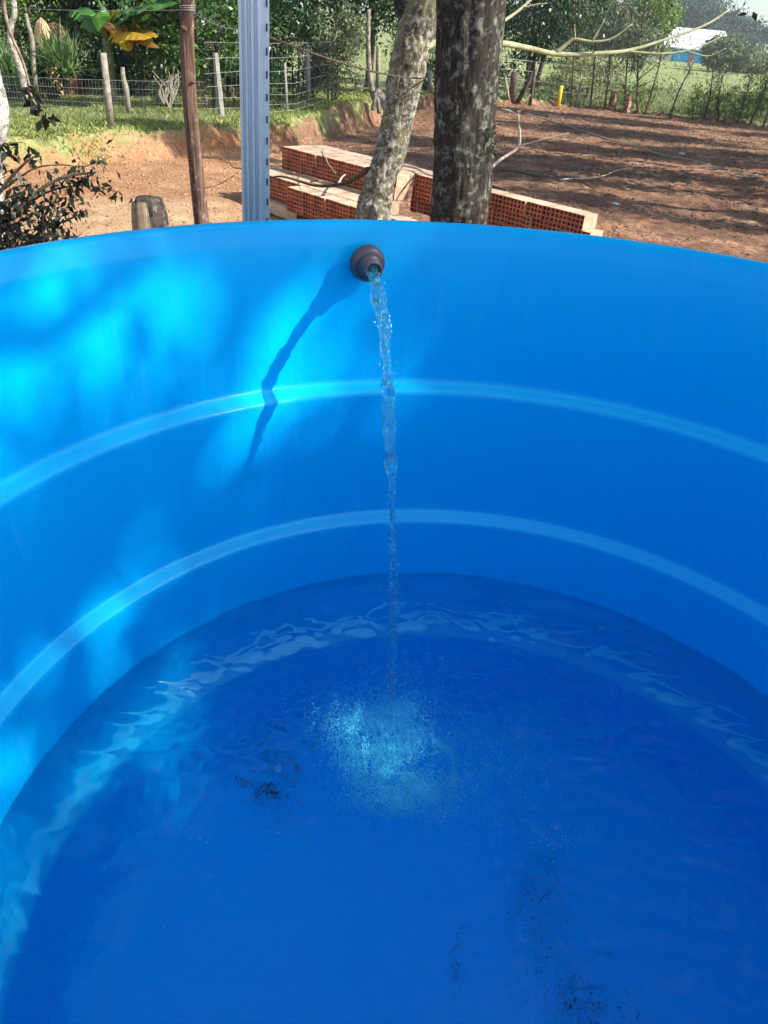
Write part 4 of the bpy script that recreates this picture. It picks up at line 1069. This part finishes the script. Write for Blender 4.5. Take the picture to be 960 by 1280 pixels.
def banana(px, py, Y, label, seeds, scale=1.0, only=None):
    base = at(px, py, Y); g = gz(base[0], Y)
    root = empty('banana_plant', (base[0], Y, g), label, 'plant')
    top = at(px - 8, 48, Y) if scale > .9 else at(px, py - 50, Y)
    V, F = tube(spline([(base[0], Y, g - .05), (base + top) / 2 + [.02, 0, 0], top], 14), np.linspace(.11, .06, 14) * scale, 14)
    mesh('stem', V, F, simple('banana_stem', (.12, .14, .06), (.34, .32, .2), scale=14, stretch=(1, 1, .2)), root, smooth=True)
    for (tx, ty, w, mt, dy, hang) in seeds:
        e = at(tx, ty, Y + dy); s_ = top + [0, 0, -.05]
        mid = (s_ + e) / 2 + [0, 0, hang]
        sp_ = spline([s_, mid, e], 26)
        T = np.gradient(sp_, axis=0); T /= np.linalg.norm(T, axis=1)[:, None]
        side = np.cross(T, [0.15, -.35, 1.0]); side /= np.linalg.norm(side, axis=1)[:, None]
        up = np.cross(side, T)
        f = np.linspace(0, 1, 26); W = w * np.clip(np.sin(np.clip((f - .12) / .88, 0, 1) * math.pi) ** .55, 0.03, 1)
        bb_ = MB(); 
        for sgn in (-1, 1):
            k = 3
            while k < 25:
                j = min(25, k + int(rng.integers(2, 6)))
                V = []; 
                dr = rng.uniform(.0, .22)
                for q in range(k, j + 1):
                    V.append(sp_[q]); V.append(sp_[q] + sgn * side[q] * W[q] * .55 + up[q] * W[q] * .12 - np.array([0, 0, dr * W[q] * .3])); V.append(sp_[q] + sgn * side[q] * W[q] * (1 - .08 * ((q - k) % 2)) - np.array([0, 0, (.15 + dr) * W[q]]) + T[q] * .05 * W[q])
                F = []
                for q in range(j - k):
                    a_ = q * 3
                    F += [(a_, a_ + 1, a_ + 4, a_ + 3), (a_ + 1, a_ + 2, a_ + 5, a_ + 4)]
                bb_.add(V, F); k = j
        bb_.out('leaf', M[mt], root)
        mm = MB(); mm.tube(sp_, np.linspace(.018, .006, 26) * scale, 5); mm.out('midrib', M['banana_green'], root)
banana(140, 120, 16.6, 'banana plant with drooping yellow and brown leaves above the mesh fence', [
    (206, -34, .26, 'banana_green', -.3, .25), (178, 6, .3, 'banana_green', -.6, .15), (192, 46, .36, 'banana_yellow', -1.0, .12), (150, 40, .2, 'banana_brown', -.9, .2), (200, 60, .12, 'banana_brown', -1.05, .12), (162, 64, .2, 'banana_yellow', -.8, .34), (222, 4, .26, 'banana_green', -.9, .22), (190, 8, .24, 'banana_green', -1.1, .1), (150, 58, .16, 'banana_brown', -.2, .3), (165, 60, .15, 'banana_yellow', -.6, .34),
    (120, -6, .24, 'banana_green', -.2, .12), (150, 10, .10, 'banana_yellow', -.5, .1), (88, 14, .28, 'banana_green', .3, .2), (232, 20, .22, 'banana_green', .2, .25), (168, 58, .15, 'banana_brown', -.4, .25),
    (108, 40, .24, 'banana_green', .4, .25), (196, 58, .14, 'banana_yellow', -.35, .3), (210, 6, .16, 'banana_yellow', .3, .2)])
banana(196, 100, 16.9, 'young banana plant right of the yellow leaved one', [
    (170, 30, .12, 'banana_green', -.3, .1), (215, 36, .12, 'banana_green', -.3, .1), (196, 22, .14, 'banana_green', -.2, .05), (184, 26, .12, 'banana_green', .2, .1)], .6)
def sword_plant(px, py, Y, label, n, L):
    base = at(px, py, Y); g = gz(base[0], Y); c = np.array([base[0], Y, max(base[2], g)])
    b = MB()
    for k in range(n):
        a = rng.uniform(0, 6.28); el = rng.uniform(.25, 1.45); l = L * rng.uniform(.6, 1.15)
        d = np.array([math.cos(a) * math.cos(el), math.sin(a) * math.cos(el), math.sin(el)]); w = np.cross(d, [0, 0, 1]); w /= np.linalg.norm(w)
        P = [c + rng.normal(size=3) * .04 + d * l * f - np.array([0, 0, .3 * l * f * f * math.cos(el)]) for f in (0, .35, .7, 1)]
        ww = [.018, .022, .015, .001]
        V = []
        for p_, q in zip(P, ww): V += [p_ - w * q, p_ + w * q]
        b.add(V, [(0, 1, 3, 2), (2, 3, 5, 4), (4, 5, 7, 6)])
    b.out('sword_leaf_plant', M['yucca'], label=label, cat='plant')
sword_plant(86, 92, 15.4, 'clump of long sword shaped leaves behind the mesh fence', 110, .85)
sword_plant(66, 78, 16.2, 'higher clump of sword leaves beside the orange earth mound', 60, .7)
sword_plant(12, 92, 15.8, 'ragged clump of narrow leaves at the left edge of the grass', 60, .6)
# earth mound
def mound(px, py, Y, rx, rz, label, m1):
    c = at(px, py, Y); g = gz(c[0], Y); n1, n2 = 40, 20; V = []; F = []
    H = c[2] + rz - g
    for i in range(n2 + 1):
        f = i / n2
        for j in range(n1):
            a = j / n1 * 6.2832; r_ = rx * (1 - f ** 5) ** .5 * (1.25 - .25 * f) if f < 1 else 0
            r_ *= 1 + .14 * float(vnoise(math.cos(a) * 2 + px, math.sin(a) * 2, f * 4)) + .06 * float(vnoise(math.cos(a) * 6, math.sin(a) * 6, f * 9))
            V.append((c[0] + r_ * math.cos(a), Y + r_ * .7 * math.sin(a), g - .1 + (H + .1) * f))
    for i in range(n2):
        for j in range(n1):
            k = (j + 1) % n1; F.append((i * n1 + j, i * n1 + k, (i + 1) * n1 + k, (i + 1) * n1 + j))
    mesh('earth_mound', V, F, m1, label=label, cat='mound', smooth=True)
mound(53, 36, 17.8, .19, .20, 'orange earth mound with a pale top at the top left', simple('orange_earth', (.55, .28, .1), (.7, .5, .3), scale=6, bump=.5))
mound(68, 34, 18.4, .34, .10, 'dark brown lump of earth right of the orange mound', simple('brown_earth', (.1, .05, .03), (.3, .16, .09), scale=6, bump=.5))
grown('bush', 'dark shadowed bush in front of the orange earth mound', 'bush', 52, 17.0, 1.05, .45, .35, 1400, 'leaf_dark', .09, 30, None, .0, .02, stems=3)
# pale trunks at top left
def lean_trunk(pts, Y, r0, mat, label, crown=True):
    P = spline([at(x, y, Y) for x, y in pts], 30); g = gz(P[0][0], Y)
    P = np.vstack([[P[0][0], Y, g - .05], P]) if P[0][2] > g else P
    root = empty('tree', (P[0][0], Y, g), label, 'tree')
    V, F = tube(P, np.linspace(r0, r0 * .7, len(P)), 14, True, lambda f, a: 1 + .12 * vnoise(np.cos(a) * 3, np.sin(a) * 3, f * 14)); mesh('trunk', V, F, mat, root, smooth=True)
    if crown:
        C = crown_pts(P[-1] + [0, 0, .9], (1.0, .9, .8), 1500, 30); V, F = leaf_faces(C, .1); mesh('crown', V, F, M['leaf_dark'], root)
lm = bark('lichened_bark', (.16, .13, .11), (.4, .34, .28), (.62, .6, .52), 14, .46, .58)
lean_trunk([(28, 95), (20, 72), (13, 50), (14, 30), (18, 18), (16, -10), (14, -60)], 14.9, .06, lm, 'lichened slanting trunk in front of the shadow at the top left')
lean_trunk([(42, 85), (40, 50), (35, 30), (32, 17)], 16.0, .045, M['bark_pale'], 'short straight pale stem right of the lichened slanting trunk', False)
lean_trunk([(158, 112), (154, 96), (153, 84)], 15.2, .05, M['bark_pale'], 'pale broken stem below the banana leaves', False)
for (x, y, w_) in ((205, 118, 1), (212, 124, -1), (217, 112, .5)):
    b = MB(); Yk = 15.6
    for k in range(7):
        b.tube(spline([at(x, y + 12, Yk), at(x + rng.uniform(-8, 8), y - 6, Yk), at(x + rng.uniform(-16, 16), y - rng.uniform(14, 34), Yk)], 8), np.linspace(.014, .004, 8), 5)
    b.out('dead_shrub', M['stick'], label={1: 'bare dry shrub left of the wooden pole behind the mesh fence', -1: 'bare dry shrub nearest the wooden pole, lowest of three', .5: 'bare dry shrub under the thin grey stake'}[w_], cat='shrub')

# ---------------- far right: yard edge, posts, saplings, field, barn
G3 = 'posts along the far edge of the dirt yard'
def far_post(px0, py0, px1, py1, w, mat, label, sq=False, group=G3):
    q = gh(px0, py0 + 1); Y = q[1]
    a, c = at(px0, py0 + 2, Y), at(px1, py1, Y); r_ = w * Y / FPX / 2
    V, F = tube([a, (a + c) / 2, c], [r_, r_ * 1.02, r_ * .95], 4 if sq else 12, True, None if sq else (lambda f, a: 1 + .12 * vnoise(np.cos(a) * 3, np.sin(a) * 3, f * 3 + px0)))
    mesh('fence_post', V, F, mat, label=label, cat='post', group=group, smooth=not sq)
far_post(640, 126, 644, 90, 8, M['bark_far'], 'dark blackened post left of the leaning braced pair')
far_post(637, 128, 631, 96, 3, M['bark_pale'], 'thin pale yellowish stake left of the dark post')
far_post(646, 127, 669, 88, 5, M['bark_far'], 'dark slanting plank leaning against another post')
far_post(662, 132, 669, 86, 4, M['bark_far'], 'dark upright post holding up the slanting plank')
far_post(697, 133, 702, 107, 4.5, M['yellow_paint'], 'bright yellow painted post')
far_post(720, 132, 726, 104, 3.5, M['bark_pale'], 'thin wooden stake right of the yellow post')
brk = simple('old_brick_pier', (.16, .09, .06), (.5, .36, .26), scale=4, bump=.4, lo=.45, hi=.55, stretch=(1, 1, 3))
far_post(764, 137, 769, 114, 9, brk, 'left one of two squat old gate piers at the yard edge', True, 'squat gate piers')
far_post(782, 140, 787, 118, 9, brk, 'right one of two squat old gate piers at the yard edge', True, 'squat gate piers')
far_post(838, 148, 839, 141, 4, M['bark_far'], 'small dark stump at the field edge')
root = empty('wire_fence', (6, 33, gz(6, 33)), 'sagging grey wire fence along the far edge of the yard', 'fence')
wire_fence(root, [(2.8, 31.6), (5.2, 33.2), (8, 33.2), (13, 32.2), (22, 31.6)], .15, 1.2, .5, 5, .009)

grown('tree', 'dense dark round tree just right of the thick trunk', 'tree', 668, 36, 6.8, 2.6, 2.3, 14000, 'leaf_dark', .17, 170, None, 1.15, .11, stems=3)
EU = 'slim young eucalyptus trees along the far edge of the yard'
def sapling(px, py, topx, topy, n, label, mat='leaf_euca', Y=None, spread=.8, leaf=.12, clumps=None, thick=.04, b0=.18):
    q = gh(px, py); Y = Y or q[1]; a = at(px, py, Y); g = gz(a[0], Y); c = at(topx, topy, Y)
    root = empty('eucalyptus', (a[0], Y, g), label, 'tree', EU)
    P = spline([(a[0], Y, g - .05), a + (c - a) * .45 + [rng.normal() * .08, 0, 0], c], 24)
    b = MB(); b.tube(P, np.linspace(thick, thick * .3, 24), 7); L = []
    H = c[2] - g; clumps = clumps or max(14, n // 45)
    for k in range(clumps):
        f = rng.uniform(b0, 1.0); s_ = P[min(23, int(f * 23))]
        v = rng.normal(size=3) * [1, .8, .35]; v = v / np.linalg.norm(v) * spread * rng.uniform(.25, 1) * (1.15 - .6 * f); v[2] += .25 * spread
        b.tube([s_, s_ + v * .6 + [0, 0, .05], s_ + v], [thick * .3, thick * .2, thick * .1], 4, False)
        m_ = max(6, int(n * .62) // clumps); L.append(s_ + v * rng.uniform(.4, 1.15, (m_, 1)) + rng.normal(size=(m_, 3)) * spread * .17)
    b.out('trunk', M['bark_far'], root)
    V, F = leaf_faces(np.vstack(L), leaf, .3, .9); mesh('crown', V, F, M[mat], root)
sapling(714, 134, 722, -40, 900, 'slim eucalyptus rising right behind the yellow post', spread=1.0, b0=.5)
sapling(738, 136, 752, -60, 900, 'eucalyptus above the pale tangle of shrubs', spread=1.3, b0=.45)
sapling(756, 138, 772, -20, 1100, 'eucalyptus just left of the two gate piers', spread=1.1, b0=.2)
sapling(797, 142, 815, -50, 1500, 'tallest leafy eucalyptus right beside the gate piers', spread=1.5, b0=.12, thick=.05)
sapling(806, 143, 838, -30, 1600, 'eucalyptus with pale green top left of the barn', 'leaf_bright', spread=1.2, b0=.4)
sapling(780, 140, 790, 10, 900, 'eucalyptus standing between the gate piers', spread=.8, b0=.2)
sapling(838, 144, 868, 76, 260, 'thin bare eucalyptus leaning right in front of the blue barn', spread=.8, b0=.3)
sapling(880, 150, 893, 70, 420, 'thin eucalyptus right of the leaning bare one', spread=.8)
sapling(898, 152, 905, 90, 700, 'small bushy eucalyptus amid the right hand row', spread=.8)
sapling(921, 155, 940, 92, 700, 'third eucalyptus from the right edge', spread=.8)
sapling(936, 157, 963, 88, 800, 'second eucalyptus from the right edge', 'leaf_bright', spread=.8)
sapling(953, 160, 975, 80, 900, 'eucalyptus at the right edge of the picture', spread=.9)
sapling(866, 149, 874, 108, 260, 'low eucalyptus sprout before the field', 'leaf_bright', spread=.5, thick=.02)
G4 = 'scrubby bushes along the far edge of the yard'
for (px, Y, tz, rx, n, mt, lb) in ((745, 34, 1.75, 1.4, 2600, 'drygrass', 'pale grey green tangle of shrub behind the thin stakes'), (720, 34.5, 1.5, .9, 1300, 'drygrass', 'pale dry tangle beside the yellow post'), (690, 36, .7, .9, 700, 'leaf_euca', 'low scrub left of the yellow post'),
                           (812, 33.4, .9, .9, 900, 'leaf_bright', 'low bright bush right of the gate piers'), (905, 32.5, .9, .9, 900, 'leaf_bright', 'low leafy bush in the right hand row'), (945, 32.5, 1.1, .9, 1200, 'leaf_bright', 'bright green bush near the right edge'), (975, 32, 1.1, .9, 900, 'leaf_bright', 'bush cut by the right edge')):
    grown('bush', lb, 'bush', px, Y, tz, rx, .6, n, mt, .11, 40, G4, 0, .015, stems=4)
grown('bush', 'dark small bush beneath the round dark tree', 'bush', 628, 36, 1.2, .8, .6, 900, 'leaf_dark', .12, 30, G4, 0.2, .015, stems=3)

# barn
def barn():
    Yb = 150.; x0, x1 = 36.2, 51.0; g = gz(43, 150) - .1; zb = .6; ze = 3.2; zr = 6.2
    root = empty('barn', (43.5, Yb, g), 'long low white roofed shed with bright blue front wall across the field', 'barn')
    b = MB(); b.box(((x0 + x1) / 2, Yb + 7, (g - .5 + ze) / 2), (x1 - x0, 13.6, ze - g + .5)); b.out('wall', simple('off_white_render', (.5, .5, .48), (.65, .64, .6), scale=1.5), root)
    b = MB(); b.box((45.2, Yb + .12, (zb + ze - .2) / 2 - .1), (7.4, .1, ze - .2 - zb + .4)); b.out('wall', simple('blue_painted_panel', (.01, .30, .75), (.02, .38, .85), scale=.8), root, label='bright blue front panel')
    b = MB(); b.box((44.8, Yb + .03, 1.75), (1.0, .06, 1.6)); b.out('door', simple('reddish_door', (.35, .12, .14), (.45, .2, .2), scale=1), root)
    rm = simple('white_metal_roof', (.70, .71, .72), (.82, .82, .80), scale=.7, rough=.6)
    b = MB()
    for (a0, a1, b0, b1) in ((x0 - .5, x1 + .5, Yb - .6, Yb + 7.2),):
        V = [(a0, b0, ze), (a1, b0, ze), (a1, b1, zr), (a0, b1, zr), (a0, b0, ze + .15), (a1, b0, ze + .15), (a1, b1, zr + .15), (a0, b1, zr + .15)]
        b.add(V, [(3, 2, 1, 0), (4, 5, 6, 7), (0, 1, 5, 4), (1, 2, 6, 5), (3, 0, 4, 7), (2, 3, 7, 6)])
        V = [(a0, b1 + .01, zr), (a1, b1 + .01, zr), (a1, Yb + 15, ze), (a0, Yb + 15, ze), (a0, b1 + .01, zr + .15), (a1, b1 + .01, zr + .15), (a1, Yb + 15, ze + .15), (a0, Yb + 15, ze + .15)]
        b.add(V, [(3, 2, 1, 0), (4, 5, 6, 7), (1, 2, 6, 5), (3, 0, 4, 7), (2, 3, 7, 6)])
    b.out('roof', rm, root)
    b = MB(); b.box(((x0 + x1) / 2, Yb + 3.1, 4.75), (x1 - x0 + .6, .5, .12), tilt=None); b.out('roof_band', simple('grey_band', (.4, .41, .42), rough=.6), root)
barn()
b = MB(); b.box((34.5, 152, 4.6), (3.0, 3, 5.6)); 
V0 = b.out('shed', simple('pale_shed', (.7, .7, .68), (.8, .8, .78), scale=1), label='small pale square building left of the barn, half hidden by trees', cat='shed')
q = at(950, 88, 120); V, F = tube([(q[0], 120, gz(q[0], 120)), at(956, 55, 120)], [.28, .2], 8); mesh('utility_pole', V, F, M['concrete'], label='pale concrete utility pole standing in the field at the right', cat='pole')

# mid and far trees
def tz(px, py, Y): return at(px, py, Y)[2] - gz(at(px, 60, Y)[0], Y)
G5 = 'trees beyond the field'
grown('tree', 'broad olive green tree right of the barn', 'tree', 913, 105, tz(913, 44, 105), 3.4, 3.0, 7000, 'leaf_euca', .42, 120, G5, .4, .3, cs=.12)
grown('tree', 'rounded tree between the broad olive tree and the utility pole', 'tree', 940, 112, tz(940, 66, 112), 3.0, 2.6, 6000, 'leaf_euca', .5, 90, G5, .2, .3, cs=.12)
grown('tree', 'dark olive tree in front of the right end of the barn', 'tree', 899, 118, tz(899, 46, 118), 1.8, 1.8, 3600, 'leaf_euca', .5, 90, G5, .6, .3, cs=.12)
grown('tree', 'pale green tall tree rising left of the barn roof', 'tree', 806, 90, tz(806, -10, 90), 2.6, 2.4, 6500, 'leaf_bright', .4, 90, G5, 2.5, .25, cs=.12)
grown('tree', 'dark leafy tree hiding the left end of the barn', 'tree', 796, 80, tz(796, 30, 80), 1.9, 1.8, 4000, 'leaf_euca', .4, 90, G5, 1.2, .25, cs=.12)
grown('tree', 'loose tree seen through the eucalyptus tops', 'tree', 765, 85, tz(765, 8, 85), 3.2, 3.0, 6500, 'leaf_euca', .42, 90, G5, 1.0, .25, cs=.12)
grown('tree', 'dim tree behind the round dark tree', 'tree', 722, 90, tz(722, -6, 90), 3.6, 3.0, 5500, 'leaf_far', .45, 90, G5, 1.0, .25, cs=.12)
G6 = 'hazy eucalyptus trees on the far hill'
far_src = []
def far_tree(px, topy, Y, w, src=None, label=''):
    x = at(px, 60, Y)[0]; g = gz(x, Y); H = at(px, topy, Y)[2] - g
    if src is None:
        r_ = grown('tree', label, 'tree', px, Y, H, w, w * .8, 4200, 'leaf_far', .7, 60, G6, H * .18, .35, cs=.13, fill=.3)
        r_['_h'] = H; r_['_w'] = w; far_src.append(r_); return
    c = src.copy(); COL.objects.link(c); c.location = (x, Y, g); c['label'] = label
    c.scale = (w / src['_w'], w / src['_w'], H / src['_h']); c.rotation_euler = (0, 0, rng.uniform(0, 6.28))
    for ch in list(src.children):
        d = ch.copy(); COL.objects.link(d); d.parent = c
far_tree(848, -12, 215, 9, label='bluish tree on the hill above the left end of the barn roof')
far_tree(880, 4, 225, 9, label='bluish tree on the hill above the middle of the barn roof')
far_tree(940, 30, 235, 7, label='tall narrow hazy tree on the hill near the right corner')
names = {830: 'hazy tree on the hill just left of the barn ridge', 864: 'hazy tree rising highest over the barn', 896: 'hazy tree on the hill where the open sky begins', 912: 'low hazy tree under the open sky', 926: 'small hazy tree left of the tall narrow one', 957: 'hazy tree in the top right corner', 985: 'hazy tree beyond the right edge', 800: 'hazy tree behind the pale green tall tree', 770: 'hazy tree behind the small pale building',
         740: 'hazy hilltop tree behind the loose eucalyptus', 705: 'hazy hilltop tree far behind the round dark tree', 670: 'hilltop tree hidden mostly by the round dark tree', 640: 'hilltop tree right behind the thick trunk', 1020: 'hilltop tree outside the right edge'}
tops = {830: -8, 864: -16, 896: 14, 912: 44, 926: 40, 957: 36, 985: 38, 800: -5, 770: 0, 740: -4, 705: 0, 670: 5, 640: 8, 1020: 40}
for i, (px, lb) in enumerate(names.items()):
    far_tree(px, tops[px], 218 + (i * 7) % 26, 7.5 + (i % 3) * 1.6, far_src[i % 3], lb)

# ---------------- ground cover
def in_frame(x, y, z, mx=60):
    P = np.stack([x, y, z], -1) - CO; zz = P @ FWD
    u = 480 + FPX * (P @ RGT) / zz; v = 640 - FPX * (P @ UPV) / zz
    return (zz > 0) & (u > -mx) & (u < 960 + mx) & (v > -mx) & (v < 360)
def blades(name, x, y, hgt, mat, label, w=.012):
    z = height(x, y); n = len(x); a = rng.uniform(0, 6.28, n); h = hgt * rng.uniform(.4, 1.3, n)
    ld = rng.normal(size=(n, 2)) * .45; wv = np.stack([np.cos(a), np.sin(a), 0 * a], 1) * w * rng.uniform(.6, 1.3, n)[:, None]
    B = np.stack([x, y, z - .01], 1); T1 = B + np.stack([ld[:, 0] * h * .5, ld[:, 1] * h * .5, h * .6], 1); T2 = B + np.stack([ld[:, 0] * h * 1.3, ld[:, 1] * h * 1.3, h], 1)
    V = np.stack([B - wv, B + wv, T1 + wv * .7, T2, T1 - wv * .7], 1).reshape(-1, 3)
    mesh(name, V, np.arange(5 * n).reshape(n, 5), mat, kind='stuff', label=label)
n = 300000; x = rng.uniform(-9, 1.6, n); y = rng.uniform(9.5, 24, n); sd, _ = bank(x, y)
dens = sstep(.12, .4, sd + .25 * vnoise(x * 2, y * 2)) * (.35 + .65 * sstep(-.5, .3, vnoise(x * 1.4, y * 1.4, 3))) * (1 - .55 * sstep(15, 18, y))
k = (rng.uniform(size=n) < dens) & in_frame(x, y, height(x, y, False)); blades('grass', x[k], y[k],   .06, M['grass'], 'short sunlit grass on the terrace behind the tank at the left')
n = 60000; x = rng.uniform(1.5, 26, n); y = rng.uniform(29.5, 50, n); sd, _ = bank(x, y)
k = (rng.uniform(size=n) < sstep(.1, .8, sd) * (1 - sstep(2, 16, sd) * .7)) & in_frame(x, y, height(x, y, False)); blades('field_grass', x[k], y[k], .22, M['drygrass'], 'tall pale grass at the near edge of the field', .02)
# clods and litter
def bits(name, n, fx, fy, smin, smax, mat, label, keepf, flat=.6):
    x = fx(n); y = fy(n); z = height(x, y, True); k = keepf(x, y) & in_frame(x, y, z); x, y, z = x[k], y[k], z[k]; n = len(x)
    s_ = smin * (smax / smin) ** (rng.uniform(size=n) ** 2.2)
    V = OCT[None] * s_[:, None, None] * rng.uniform(.5, 1.3, (n, 6, 1)) * np.array([1, 1, flat]); a = rng.uniform(0, 6.28, n)
    V = np.stack([V[..., 0] * np.cos(a)[:, None] - V[..., 1] * np.sin(a)[:, None], V[..., 0] * np.sin(a)[:, None] + V[..., 1] * np.cos(a)[:, None], V[..., 2]], -1)
    V = V + np.stack([x, y, z], -1)[:, None]
    mesh(name, V.reshape(-1, 3), (OCF[None] + 6 * np.arange(n)[:, None, None]).reshape(-1, 3), mat, kind='stuff', label=label)
clodm = simple('clod', (.09, .06, .045), (.28, .18, .12), scale=3)
bits('soil_clods', 16000, lambda n: rng.uniform(-1, 16, n), lambda n: 7.5 + 24 * rng.uniform(size=n) ** .8,   .010, .055, clodm, 'loose dark clods of turned soil across the dirt yard', lambda x, y: bank(x, y)[0] < -.1)
bits('soil_clods', 12000, lambda n: rng.uniform(-6, 0, n), lambda n: rng.uniform(7, 16, n), .008, .04, simple('clod_pale', (.28, .14, .08), (.5, .3, .18), scale=3), 'small pale clods on the sandy ground at the left', lambda x, y: bank(x, y)[0] < .3)
def litter_blades():
    n = 20000; x = rng.uniform(-1, 16, n); y = rng.uniform(7.5, 31, n); k = (bank(x, y)[0] < -.1) & (vnoise(x * .9, y * 1.5, 11) > -.15); x, y = x[k], y[k]
    z = height(x, y) + .012; k = in_frame(x, y, z); C = np.stack([x, y, z], 1)[k]
    V, F = leaf_faces(C, .075, .18, -.1, fold=.04); mesh('leaf_litter', V, F, leaf_mat('dry_litter', (.05, .035, .025), (.16, .11, .08), (.42, .33, .24), rough=.9, trans=.05), kind='stuff', label='dry twigs and leaves strewn over the dirt yard')
litter_blades()
# fallen branches on the yard
def stick(pts, r0, mat, label, dz=.04, extra=()):
    b = MB()
    def path(pp, r_):
        P = [onz(px, py, 0) for px, py in pp]; P = spline([np.array([q[0], q[1], gz(q[0], q[1]) + dz + (h_ if False else 0)]) for q, h_ in zip(P, range(99))], 30)
        P[:, 2] += .05 * np.abs(vnoise(P[:, 0] * 1.2, P[:, 1] * 1.2, 4)); b.tube(P, np.linspace(r_, r_ * .45, 30), 7)
    path(pts, r0)
    for e_, r_ in extra: path(e_, r_)
    b.out('fallen_branch', mat, label=label, cat='branch', smooth=True)
def yfork():
    b = MB(); Yk = 12.5
    b.tube(spline([at(604, 219, Yk - .3), at(625, 200, Yk), at(646, 186, Yk + .1), at(650, 172, Yk + .1), at(648, 150, Yk + .1), at(648, 138, Yk + .1)], 24), np.linspace(.024, .014, 24), 8)
    b.tube(spline([at(648, 142, Yk + .1), at(656, 130, Yk), at(663, 118, Yk)], 10), np.linspace(.013, .006, 10), 6)
    b.tube(spline([at(647, 144, Yk + .1), at(636, 138, Yk), at(626, 136, Yk)], 10), np.linspace(.012, .005, 10), 6)
    b.tube(spline([at(648, 183, Yk + .1), at(680, 174, Yk), at(712, 166, Yk)], 10), np.linspace(.013, .006, 10), 6)
    b.out('forked_branch', M['stick'], label='pale forked dead branch standing right of the thick trunk', cat='branch', smooth=True)
yfork()
stick([(655, 144), (700, 158), (760, 177), (810, 192), (870, 206), (945, 226)], .022, M['stick'], 'very long thin pale branch lying across the dirt yard')
stick([(606, 217), (640, 219), (672, 225), (712, 228), (742, 240)], .022, M['stick_dark'], 'dark crooked branch lying behind the right end of the bricks', extra=[([(672, 225), (690, 215), (705, 209)], .014)])
stick([(700, 230), (740, 226), (790, 214)], .014, M['stick'], 'short thin pale branch right of the dark crooked one')
def brick_stick(pts, z, r0, mat, label, lift=.03):
    P = spline([onz(x, y, z + lift) for x, y in pts], 16); V, F = tube(P, np.linspace(r0, r0 * .5, 16), 6); mesh('twig', V, F, mat, label=label, cat='twig', smooth=True)
brick_stick([(502, 206), (520, 210), (532, 217), (545, 221)], .64, .018, M['stick'], 'pale dead stick lying on the brick tops by the thick trunk')
brick_stick([(332, 222), (352, 220), (380, 228), (400, 233)], .33, .010, M['stick_dark'], 'curved dark twig resting on the middle step of bricks', .02)
brick_stick([(423, 230), (427, 222), (432, 218)], .50, .014, M['stick'], 'short white stick leaning on the brick face', .02)
brick_stick([(404, 186), (409, 202), (413, 208), (420, 217)], .62, .006, M['stick'], 'thin broken twig dangling over the brick face', .03)
# pale scraps
for (px, py, s_, lb) in ((940, 220, .16, 'white scrap of plastic on the dirt near the right edge'), (925, 218, .05, 'small white fragment left of the plastic scrap'), (852, 192, .07, 'pale stone on the dirt below the leaning eucalyptus'), (862, 190, .05, 'small pale stone right of the other'), (771, 256, .06, 'grey stone near the end of the brick row')):
    c = onz(px, py, .02); V = icos(np.array([0, 0, 0.]), s_, .3) + rng.normal(size=(12, 3)) * s_ * .15; c[2] = gz(c[0], c[1]) + .02
    mesh('scrap' if 'white' in lb else 'stone', V + c, ICF, simple('pale_scrap', (.6, .6, .6), (.8, .8, .8)), label=lb, cat='litter' if 'white' in lb else 'stone')

# ---------------- the air
hz_ = mesh('haze', [(x, y, z) for z in (-3, 60) for y in (-230, 520) for x in (-450, 450)], [(0, 2, 3, 1), (4, 5, 7, 6), (0, 1, 5, 4), (2, 6, 7, 3), (0, 4, 6, 2), (1, 3, 7, 5)], M['wire'], kind='stuff')
hz_.data.materials.clear()
m = bpy.data.materials.new('haze_air'); m.use_nodes = True; t = m.node_tree; t.nodes.remove(t.nodes['Principled BSDF'])
pv = N(t, 'VolumePrincipled'); pv.inputs['Color'].default_value = (.82, .9, 1, 1); pv.inputs['Density'].default_value = .0008; pv.inputs['Anisotropy'].default_value = .3
t.links.new(pv.outputs[0], t.nodes['Material Output'].inputs['Volume']); hz_.data.materials.append(m)
